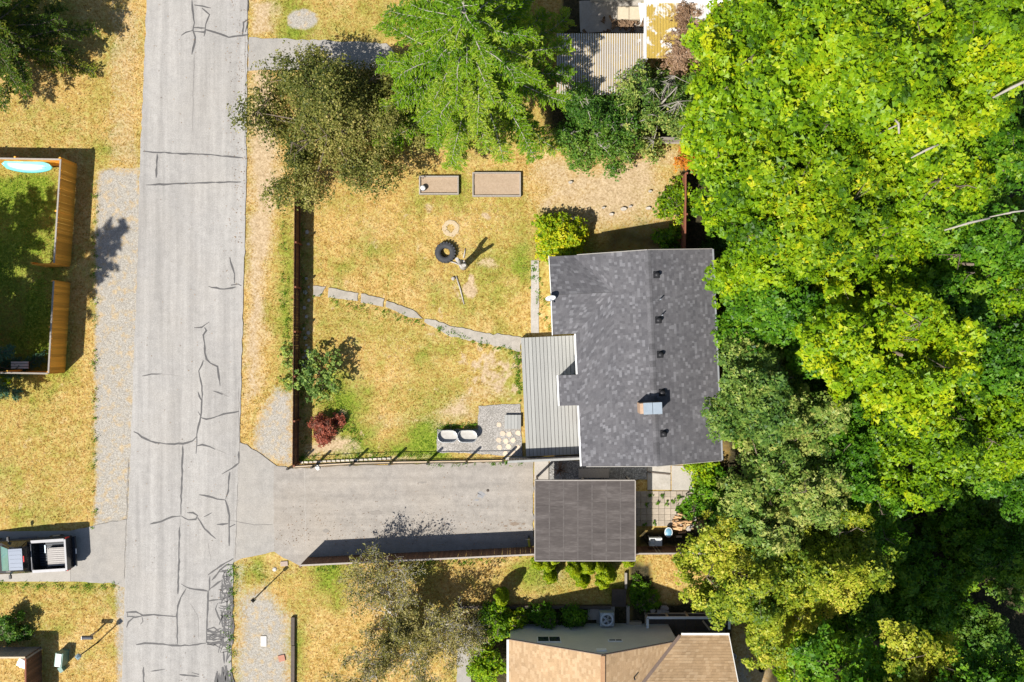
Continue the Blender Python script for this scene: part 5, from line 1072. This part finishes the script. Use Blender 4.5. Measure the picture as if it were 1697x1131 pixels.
B(1303, 505, 7.6, 92, 'green', 'shaded green tree close behind the grey roof', .2, 30000, 'woodland_tree', 2.4, lob=9, clump=.46, group=FW, tb=-.06)
B(1665, 590, 9.0, 80, 'green', 'green tree east of the brilliant yellow maple', .2, 13000, 'woodland_tree', 2.2, lob=8, clump=.48, group=FW)
B(1306, 662, 8.6, 104, 'olive', 'olive green tree touching the middle of the grey roof eave', .17, 24000, 'woodland_tree', 2.6, lob=12, clump=.42, group=FW, tb=.10)
B(1314, 832, 8.0, 116, 'olive', 'large olive green tree behind the paver patio', .17, 26000, 'woodland_tree', 2.6, lob=13, clump=.42, group=FW, tb=.12)
B(1425, 760, 6.5, 85, 'green', 'mixed green tree between olive and bright crowns', .18, 14000, 'woodland_tree', 2.2, lob=9, clump=.44, group=FW, tb=.06)
B(1565, 720, 8.2, 112, 'maple', 'fresh green tree south of the brilliant yellow maple', .2, 20000, 'woodland_tree', 2.6, lob=11, clump=.48, group=FW, tb=-.12)
B(1675, 745, 8.0, 72, 'maple', 'fresh green tree at the lit edge of the shaded hollow', .2, 12000, 'woodland_tree', 2.0, lob=7, clump=.46, group=FW, tb=-.08)
B(1285, 990, 8.0, 124, 'gold', 'yellow leaved tree overhanging the white railed porch', .16, 26000, 'yellow_tree', 2.6, lob=13, clump=.42, group=FW)
B(1408, 955, 8.0, 84, 'gold', 'golden tree at the rim of the shaded hollow', .16, 30000, 'yellow_tree', 2.2, lob=9, clump=.42, group=FW, tb=.04)
B(1395, 640, 5.0, 70, 'dark', 'dark low tree in the gap between olive and yellow crowns', .18, 10000, 'woodland_tree', 1.8, lob=7, clump=.44, group=FW)
B(1400, 500, 6.0, 75, 'green', 'low green tree in the dark gap north of the yellow maple', .19, 11000, 'woodland_tree', 1.8, lob=7, clump=.44, group=FW)
B(1445, 870, 5.0, 65, 'green', 'small green tree between olive crown and golden tree', .18, 9000, 'woodland_tree', 1.6, lob=7, clump=.42, group=FW, tb=.08)
B(1330, 1075, 3.0, 60, 'maple', 'fresh green bushy tree around the bleached log', .17, 10000, 'woodland_tree', 1.2, lob=7, clump=.4, group=FW)
B(1610, 1195, 12.5, 105, 'gold', 'tall golden tree entering at the hollow from the south', .18, 16000, 'yellow_tree', 2.4, lob=9, clump=.45, group=FW)
B(1700, 1220, 13.0, 110, 'green', 'tall dark green tree south of the shaded hollow', .22, 14000, 'woodland_tree', 2.6, lob=9, clump=.5, group=FW)
B(1470, 1225, 12.0, 105, 'green', 'tall green tree shading the hollow behind the log', .22, 14000, 'woodland_tree', 2.6, lob=9, clump=.5, group=FW)
B(1560, 1290, 13.5, 120, 'green', 'tallest green tree far south of the shaded hollow', .24, 12000, 'woodland_tree', 2.6, lob=9, clump=.5, group=FW)
B(1262, 25, 10.0, 72, 'maple', 'smaller bright maple reaching the end of the mossy patio roof', .22, 9000, 'maple_tree', 2.2, lob=7, clump=.5, group=FW)
B(1395, -25, 11.5, 85, 'maple', 'bright maple behind the two broad maples at the north', .22, 12000, 'maple_tree', 2.4, lob=8, clump=.5, group=FW)
B(1570, 20, 11.0, 75, 'maple', 'bright maple filling the gap beside the tallest maple', .22, 10000, 'maple_tree', 2.4, lob=7, clump=.5, group=FW, tb=-.08)
B(1440, 1045, 3.5, 50, 'green', 'green bush hiding the trunk of the golden tree', .18, 7000, 'woodland_shrub', 1.4, lob=6, clump=.42, cat='shrub', group='shaded shrubs under the forest', tb=.05)
B(1705, 800, 5.0, 55, 'green', 'green tree at the far lit edge of the hollow', .19, 8000, 'woodland_tree', 1.6, lob=6, clump=.45, group=FW)
B(1700, 915, 3.0, 50, 'green', 'low green tree on the far side of the hollow', .19, 6500, 'woodland_tree', 1.6, lob=6, clump=.45, group=FW)
B(1688, 470, 8.5, 70, 'maple', 'fresh green tree beside the mid green tree below the fallen trunk', .2, 11000, 'woodland_tree', 2.0, lob=7, clump=.46, group=FW, tb=-.1)
B(1400, 560, 8.0, 62, 'green', 'green tree squeezed between the shaded tree and the yellow maple', .2, 9000, 'woodland_tree', 2.0, lob=7, clump=.46, group=FW, tb=.08)
B(1690, 660, 8.0, 60, 'maple', 'fresh green tree between two green crowns at the far edge', .2, 9000, 'woodland_tree', 2.0, lob=7, clump=.46, group=FW, tb=-.1)
rs_ = random.Random(77); uk = 0
HS = 'shaded shrub deep in the hollow south of the fresh green trees'
for (x, y, r_, l) in ((1500, 880, 55, 'shaded shrub beside the golden tree at the hollow rim'), (1590, 850, 55, 'shaded shrub at the lit northern edge of the hollow'), (1660, 880, 50, HS), (1530, 960, 55, HS), (1610, 940, 50, HS), (1690, 960, 45, HS), (1480, 1030, 50, HS), (1560, 1040, 55, HS), (1650, 1060, 50, HS), (1430, 1090, 50, 'shaded shrub behind the bleached log'), (1520, 1110, 50, HS), (1600, 1130, 50, HS), (1690, 1120, 45, HS),
        (1350, 900, 40, 'shrub between the large olive tree and the golden tree'), (1440, 700, 50, 'shrub below the mixed green tree'), (1460, 640, 50, 'shrub at the western foot of the brilliant yellow maple'), (1340, 740, 50, 'shrub between the two olive green trees'), (1590, 640, 55, 'shrub at the eastern foot of the brilliant yellow maple'), (1640, 350, 55, 'shrub under the fallen pale trunk'), (1330, 580, 55, 'shrub in the dark gap behind the shaded green tree'), (1690, 190, 50, 'shrub below the bare white limb'), (1600, 180, 50, 'shrub between the tallest maple and the bare white limb'), (1210, 560, 40, 'shrub in the dark strip beside the middle of the grey roof'), (1215, 400, 40, 'shrub outside the north east corner of the grey roof'), (1215, 480, 42, 'shrub in the dark strip beside the north half of the grey roof'), (1205, 700, 38, 'shrub in the dark strip beside the south half of the grey roof')):
    uk += 1; B(x, y, rs_.uniform(.2, 1.6), r_, 'dark' if uk % 3 == 0 else 'green', l, .19, 4300, 'woodland_shrub', 1.2, lob=6, clump=.45, cat='shrub', group='shaded shrubs under the forest', tb=.16, tw=0)
B(1186, 832, 1.6, 42, 'green', 'bright green bush at the edge of the paver patio', .15, 6500, 'bush', 1.0, lob=6, clump=.32, cat='bush', tb=.12)
B(1172, 790, 1.2, 26, 'maple', 'small bright bush at the corner of the stained slab', .13, 2600, 'bush', .8, lob=4, clump=.28, cat='bush')
for (a, b_, l, r_, za, zb) in (((1640, 165), (1705, 132), 'bare white limb showing between the upper maples', .07, 11, 12), ((1565, 382), (1640, 362), 'fallen pale trunk lying across the treetops', .055, 9.4, 9.7), ((1640, 360), (1710, 348), 'thin broken end of the fallen pale trunk', .04, 9.7, 9.9), ((1510, 262), (1555, 240), 'bundle of bare grey twigs among the maples', .05, 12.2, 12.6), ((1480, 195), (1490, 222), 'short pale dead twig on the tallest maple', .05, 13.2, 13.3)):
    p = at(*a, za); q_ = at(*b_, zb); mb = MB().tube([p, p.lerp(q_, .5) + Vector((.05, .05, .12)), q_], [r_ * .6, r_, r_ * .8], 8); m_ = p.lerp(q_, .5)
    mb.tube([p.lerp(q_, .5), p.lerp(q_, .5) + Vector((.1, .1, -1.5)), Vector((m_.x + .1, m_.y + .1, gz(m_.x, m_.y)))], [r_ * .5, r_ * .7, r_ * 1.2], 6); mb.top('bare_limb', palebark, l, 'limb')

conifer(790, 160, 14.0, 5.9, 'fir', 'big bright green fir with pale bare branches behind the raised beds', 78, 5, 2.2, .10, 'fir_tree', .20, 1.9, cone=.55, barkr=.02)
conifer(50, 92, 9.0, 4.3, 'firdark', 'dark fir at the top left verge beside the street', 64, 9, .8, .12, 'fir_tree', .18, 1.7, bark, cone=.55)
conifer(-38, 606, 15.5, 3.7, 'spruce', 'blue green spruce at the corner of the left yard', 96, 12, .5, .14, 'spruce_tree', .20, 1.9, bark, cone=.6)
conifer(-95, 500, 12.0, 3.8, 'spruce', 'blue green spruce shading the left yard', 64, 15, .8, .14, 'spruce_tree', .20, 1.5, bark, cone=.6)
B(534, 190, 5.0, 150, 'brown', 'olive brown fine leaved tree overhanging the street verge', .105, 62000, 'olive_brown_tree', 2.4, lob=15, clump=.42, tw=.25)
B(660, 165, 3.2, 45, 'brown', 'small olive brown tree between the big fir and the larger olive tree', .095, 7000, 'olive_brown_tree', 1.5, lob=6, clump=.34)
B(995, 208, 4.0, 74, 'dark', 'dark glossy green tree in front of the corrugated roof', .11, 20000, 'garden_tree', 2.2, lob=11, clump=.34, barkm=palebark, tw=.4, tb=.12)
B(1108, 158, 4.6, 84, 'olive', 'olive green tree with pale twigs under the mossy patio roof', .11, 20000, 'garden_tree', 2.2, lob=11, clump=.34, barkm=palebark, tw=.35, tb=.05)
B(1148, 62, 3.05, 50, 'deadvine', 'brown dead vine sprawling over the mossy patio roof', .11, 9000, 'dead_vine', .3, lob=7, clump=.3, cat='vine', up=1.0, tw=.6, flat=.25, barkm=M('vine_stem', (.30, .2, .13), (.22, .14, .09), 6, .9))
B(935, 391, 1.9, 47, 'maplegold', 'yellow green laurel bush at the corner of the grey roof', .13, 9000, 'laurel_bush', 1.1, lob=8, clump=.3, cat='bush', tb=.02)
B(524, 624, 2.1, 40, 'grey', 'pale green young fig tree against the brown fence', .145, 3000, 'fig_tree', 1.1, lob=8, clump=.30, gap=.3, tw=0)
B(533, 712, 1.0, 25, 'red', 'round red leaved japanese maple in the front yard', .09, 5200, 'red_maple_shrub', .8, lob=7, clump=.22, cat='shrub', barkm=M('red_bark', (.2, .09, .06), (.14, .06, .04), 8, .9), tw=.5)
B(825, 1042, 1.8, 30, 'maple', 'bright green shrub beside the garden path', .12, 4600, 'garden_shrub', .9, lob=6, clump=.26, cat='shrub', tb=-.05)
B(807, 1106, 1.7, 33, 'maple', 'yellow green shrub below the bright shrub on the path', .12, 5200, 'garden_shrub', .9, lob=6, clump=.26, cat='shrub', tb=.02)
B(852, 1032, 1.2, 17, 'maplegold', 'small yellow shrub at the corner of the cream wall', .1, 1800, 'garden_shrub', .6, lob=4, clump=.2, cat='shrub')
B(955, 1027, 1.0, 22, 'green', 'round clipped green shrub against the cream wall', .09, 4200, 'clipped_shrub', .6, lob=6, clump=.22, cat='shrub', tb=.05)
B(913, 1030, 1.1, 16, 'green', 'upright dark green shrub between ferns and the clipped ball', .09, 3000, 'clipped_shrub', .7, lob=5, clump=.2, cat='shrub', ry=20)
B(888, 1024, .8, 18, 'green', 'low fern clump at the foot of the cream wall', .13, 1800, 'fern', .4, lob=5, clump=.24, cat='fern', asp=.3)
for x, y, r_, l in ((1060, 975, 16, 'fresh green fern spreading beside the timber steps'), (1068, 1000, 18, 'larger fern below the first fern by the steps'), (1082, 995, 11, 'small fern at the foot of the shaded bank')): B(x, y, .6, r_, 'green', l, .14, 1700, 'fern', .4, lob=5, clump=.24, cat='fern', asp=.3, tb=.1)
B(2, 1046, 1.3, 27, 'dark', 'round dark shrub behind the weathered corner fence', .11, 4200, 'garden_shrub', .9, lob=6, clump=.26, cat='shrub')
B(-2, 630, .5, 14, 'maple', 'small bright shrub outside the cedar fence', .1, 900, 'garden_shrub', .4, lob=4, clump=.18, cat='shrub')
B(1122, 330, 1.5, 22, 'maplegold', 'yellow green vine climbing the red brown fence', .12, 3600, 'climbing_vine', .7, lob=6, clump=.26, cat='vine', ry=42)
B(1143, 262, 2.0, 15, 'flame', 'orange leaved vine at the end of the red brown fence', .12, 1600, 'climbing_vine', .5, lob=4, clump=.22, cat='vine', ry=22)
B(1108, 392, .7, 19, 'green', 'shaded ground shrub beside the red brown fence', .12, 2600, 'garden_shrub', .5, lob=5, clump=.28, cat='shrub')
B(478, 600, .3, 13, 'grey', 'pale weeds growing outside the brown fence', .1, 900, 'weed', .2, lob=5, clump=.16, cat='weed', ry=40, stem=False)
for i, (x, y) in enumerate(((1078, 822), (1098, 824), (1090, 835), (1072, 838), (1105, 836), (1125, 824), (1115, 832), (1068, 870), (1085, 868))): B(x, y, .14, 3.6, 'green', 'tuft of green weeds between the tan pavers', .05, 130, 'weed', .05, lob=3, clump=.07, cat='weed', group='weeds between the pavers', stem=False)
# columnar cedars along the carport
def columnar(tx, ty, h, r_, label, seed):
    rs = np.random.RandomState(seed); t = at(tx, ty, h); b = Vector((t.x, t.y, 0)); root = thing('columnar_cedar', label, 'cedar', b, 0, 'columnar cedars by the carport')
    r_ *= 1.3; n = int(4200 * h * r_ / .6); u = rs.rand(n); a = rs.rand(n) * 6.283; lobe = 1 + .16 * np.sin(a * 5 + u * 9 + seed); w = r_ * (np.sin(np.pi * (u * .86 + .12)) ** .75) * lobe * (rs.rand(n) ** .25)
    P = np.stack([t.x + w * np.cos(a), t.y + w * np.sin(a), .1 + u * (h - .1)], -1); N = np.stack([np.cos(a), np.sin(a), np.full(n, .55)], -1) + rs.normal(size=(n, 3)) * .35
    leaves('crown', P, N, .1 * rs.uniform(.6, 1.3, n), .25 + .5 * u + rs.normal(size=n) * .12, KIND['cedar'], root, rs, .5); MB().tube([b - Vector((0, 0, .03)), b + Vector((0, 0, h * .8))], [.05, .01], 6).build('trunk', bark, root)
for i, (x, y, h, r_, l) in enumerate(((893, 938, 1.6, .30, 'short yellow green cedar at the fence corner of the carport'), (909, 942, 2.0, .30, 'slim cedar just past the fence corner'), (919, 932, 2.2, .26, 'slim cedar brushing the carport eave'), (913, 961, 1.5, .30, 'rounded cedar set forward from the row'), (955, 950, 2.0, .36, 'full cedar near the middle of the carport row'), (977, 946, 2.3, .34, 'tall cedar in the middle of the carport row'), (967, 968, 1.9, .32, 'leaning cedar standing out from the middle of the row'), (994, 944, 2.1, .32, 'cedar next to the thick twin cedars'), (1010, 961, 2.4, .36, 'tallest cedar of the carport row'), (1001, 972, 2.0, .28, 'slim cedar in front of the tallest cedar'), (1044, 934, 1.8, .30, 'last cedar at the back corner of the carport'), (831, 1000, 2.4, .30, 'lone cedar casting a long shadow above the garden path'))): columnar(x, y, h, r_, l, 40 + i)

# lichen covered twiggy tree in the lower yard
def twiggy_tree(bpx, bpy, label, seed=3, nl=27000):
    rs = random.Random(seed); rn = np.random.RandomState(seed); b = at(bpx, bpy); root = thing('lichen_tree', label, 'tree', b - Vector((0, 0, .03))); mb = MB(); spots = []
    def grow(p, d, L, r_, lev):
        n = 6 if lev < 2 else 4; pts = [p]; dd = d.copy()
        for i in range(n):
            dd = (dd + Vector((rs.gauss(0, .2), rs.gauss(0, .2), rs.gauss(0, .13) + (.03 if lev else -.05)))).normalized(); pts.append(pts[-1] + dd * (L / n))
        mb.tube(pts, [max(.005, r_ * (1 - .8 * i / n)) for i in range(n + 1)], 6 if lev == 0 else 4 if lev == 1 else 3, cap=False)
        spots.extend(pts[1:] if lev == 0 else pts[2:])
        if lev >= 2: spots.extend(pts[1:])
        if lev == 3: return
        for i in range(1, n + 1):
            for _ in range(2 if lev == 0 and i > 1 else 1 if rs.random() < .8 else 2):
                a = rs.choice((-1, 1)) * rs.uniform(.5, 1.15); loc_d = (pts[i] - pts[i - 1]).normalized(); q_ = Matrix.Rotation(a, 3, 'Z') @ loc_d; q_.z += rs.gauss(.08, .22); grow(pts[i], q_.normalized(), L * rs.uniform(.34, .52), r_ * (1 - .7 * i / n) * .6 + .004, lev + 1)
    t0 = b + Vector((0, 0, 1.5)); mb.tube([b - Vector((0, 0, .05)), b + Vector((.06, 0, .8)), t0], [.2, .15, .13], 8)
    for k in range(9):
        a = k * .698 + rs.gauss(0, .2); grow(t0 + Vector((0, 0, -.1 * (k % 3))), Vector((math.cos(a), math.sin(a), rs.uniform(.22, .75))).normalized(), rs.uniform(2.9, 3.7), .06, 0)
    for k in range(5):
        a = k * 1.257 + rs.gauss(0, .2); grow(t0 + Vector((0, 0, .05 * k)), Vector((math.cos(a) * .6, math.sin(a) * .6, 1)).normalized(), rs.uniform(1.1, 1.6), .045, 0)
    mb.build('trunk', M('white_lichen_bark', (.52, .50, .46), (.30, .275, .24), 12, .9, .4), root)
    T = np.array([tuple(t) for t in spots]); i = rn.choice(len(T), nl); P = T[i] + rn.normal(size=(nl, 3)) * .10; P[:, 2] = np.maximum(P[:, 2], .2)
    leaves('crown', P, np.array([0, 0, .7]) + rn.normal(size=(nl, 3)) * .6, .10 * np.exp(rn.normal(size=nl) * .3), .45 + rn.normal(size=nl) * .2 + (vnoise(P[:, 0], P[:, 1], .8, 4) - .5) * .4, KIND['sparse'], root, rn, .6)
twiggy_tree(676, 1024, 'sparse tree with pale lichen covered twigs below the driveway')

# dry grass blades over the lawns ------------------------------------
rs = np.random.RandomState(5); n = 220000
x = rs.uniform(-29, 14, n); y = rs.uniform(-19.5, 19.5, n)
ix = np.clip(((x + 32) / STEP).round().astype(int) + 6, 0, nx - 1); iy = np.clip(((y + 22) / STEP).round().astype(int) + 6, 0, ny - 1)
ok = (gravelm[iy, ix] < .35) & (mulch[iy, ix] < .4) & (dirt[iy, ix] < .35 + .25 * rs.rand(n))
bad = np.zeros(n, bool)
for pts in (roadL + roadR, [(398, 735), (425, 748), (452, 768), (490, 777), (600, 771), (884, 764), (884, 906), (700, 917), (510, 925), (497, 938), (400, 926), (388, 936)], [(-300, 876), (208, 862), (208, 968), (-300, 965)], rect(835, 555, 1200, 905), [(411, 62), (665, 70), (665, 118), (411, 118)], [(724, 712), (792, 711), (793, 673), (866, 670), (866, 757), (724, 749)], rect(693, 291, 762, 325), rect(781, 285, 865, 329), rect(841, 1003, 1240, 1200), rect(755, 1050, 783, 1200), [(704, 527), (746, 539), (863, 557), (863, 585), (742, 558), (700, 534)], rect(878, 430, 910, 560), rect(905, 420, 1190, 560)):
    bad |= poly_mask(x, y, pts, 1.0) > .5
for s_ in slabs: bad |= poly_mask(x, y, s_, 1.0) > .5
ok &= ~bad; x, y, ix, iy = x[ok], y[ok], ix[ok], iy[ok]; n = len(x); gr = green[iy, ix]
hgt = rs.uniform(.04, .12, n); a = rs.rand(n) * 6.283; lean = rs.normal(size=(n, 2)) * .06; wd = rs.uniform(.012, .026, n); zb = GZ[iy, ix] - .005
v = np.empty((n, 3, 3)); v[:, 0] = np.stack([x - wd * np.cos(a), y - wd * np.sin(a), zb], -1); v[:, 1] = np.stack([x + wd * np.cos(a), y + wd * np.sin(a), zb], -1); v[:, 2] = np.stack([x + lean[:, 0], y + lean[:, 1], zb + hgt], -1)
tint = np.clip(.24 + rs.normal(size=n) * .10 + (fbm(x, y, 2.2, 41) - .5) * .9 + (fbm(x, y, .6, 43) - .5) * 1.1 + np.clip(gr - .2, 0, 1) * .85, 0, 1)
gme = np_mesh('grass', v.reshape(-1, 3), np.arange(n * 3).reshape(-1, 3), dict(tint=tint), dom='FACE')
gl = leaf_mat('grass_blades', [(.60, .47, .24), (.48, .325, .112), (.33, .21, .05), (.19, .215, .024), (.075, .14, .010)], .2, .7)
setp(link_mesh('grass', gme, gl), 'short dry grass blades covering the lawns', 'grass', kind='stuff')

# weeds and fallen leaves ---------------------------------------------
rs = np.random.RandomState(17); cx, cy = [], []
for a, b_, m, w in (((486, 762), (724, 752), 60, 5), ((505, 300), (502, 760), 70, 6), ((470, 330), (478, 650), 70, 10), ((520, 488), (700, 536), 40, 5), ((725, 545), (860, 588), 40, 5), ((858, 590), (860, 665), 40, 4), ((724, 708), (790, 706), 40, 4), ((510, 942), (870, 925), 80, 6), ((158, 300), (156, 880), 60, 4), ((385, 935), (383, 1130), 50, 6), ((-5, 970), (190, 972), 50, 5), ((545, 650), (590, 740), 70, 16), ((0, 300), (90, 420), 70, 40), ((880, 430), (908, 550), 30, 8), ((700, 770), (880, 766), 30, 2)):
    t = rs.rand(m); cx += list(a[0] + (b_[0] - a[0]) * t + rs.normal(size=m) * w * .6); cy += list(a[1] + (b_[1] - a[1]) * t + rs.normal(size=m) * w * .6)
cx = np.array(cx); cy = np.array(cy); k = 12; i = np.repeat(np.arange(len(cx)), k); r_ = rs.uniform(.03, .12, len(cx))[i]
P = np.stack([(cx[i] - 848.5) / PPM + rs.normal(size=len(i)) * r_, (565.5 - cy[i]) / PPM + rs.normal(size=len(i)) * r_, rs.uniform(.02, .09, len(i))], -1)
wd_ = bpy.data.objects.new('_w', None); ORG[wd_.name] = Vector((0, 0, 0))
me_o = leaves('lawn_weeds', P, np.array([0, 0, .8]) + rs.normal(size=(len(i), 3)) * .5, .07 * rs.uniform(.6, 1.5, len(i)), .5 + rs.normal(size=len(i)) * .25, KIND['green'], wd_, rs, .5)
me_o.parent = None; bpy.data.objects.remove(wd_); setp(me_o, 'small green weeds along fences, paths and lawn edges', 'weeds', kind='stuff')
n = 1300; u = rs.rand(n); xx = np.where(u < .35, rs.uniform(455, 884, n), np.where(u < .6, 400 + rs.normal(size=n) * 12, np.where(u < .8, rs.uniform(640, 900, n), rs.uniform(210, 400, n)))); yy = np.where(u < .35, 905 - np.abs(rs.normal(size=n)) * 40, np.where(u < .6, rs.uniform(0, 420, n), np.where(u < .8, rs.uniform(290, 480, n), rs.uniform(0, 1130, n))))
P = np.stack([(xx - 848.5) / PPM, (565.5 - yy) / PPM, np.full(n, .04)], -1); ok = poly_mask(P[:, 0], P[:, 1], [(835, 555), (1200, 555), (1200, 905), (886, 905), (886, 760), (835, 760)], 1.0) < .5; P = P[ok]; n = len(P)
ho_ = bpy.data.objects.new('_w', None); ORG[ho_.name] = Vector((0, 0, 0))
lt = leaves('leaf_litter', P, np.array([0, 0, 1]) + rs.normal(size=(n, 3)) * .3, .06 * rs.uniform(.5, 1.3, n), rs.rand(n), KIND['deadvine'], ho_, rs, .6)
lt.parent = None; bpy.data.objects.remove(ho_); setp(lt, 'dry fallen leaves scattered over street, driveway and lawn', 'leaf litter', kind='stuff')
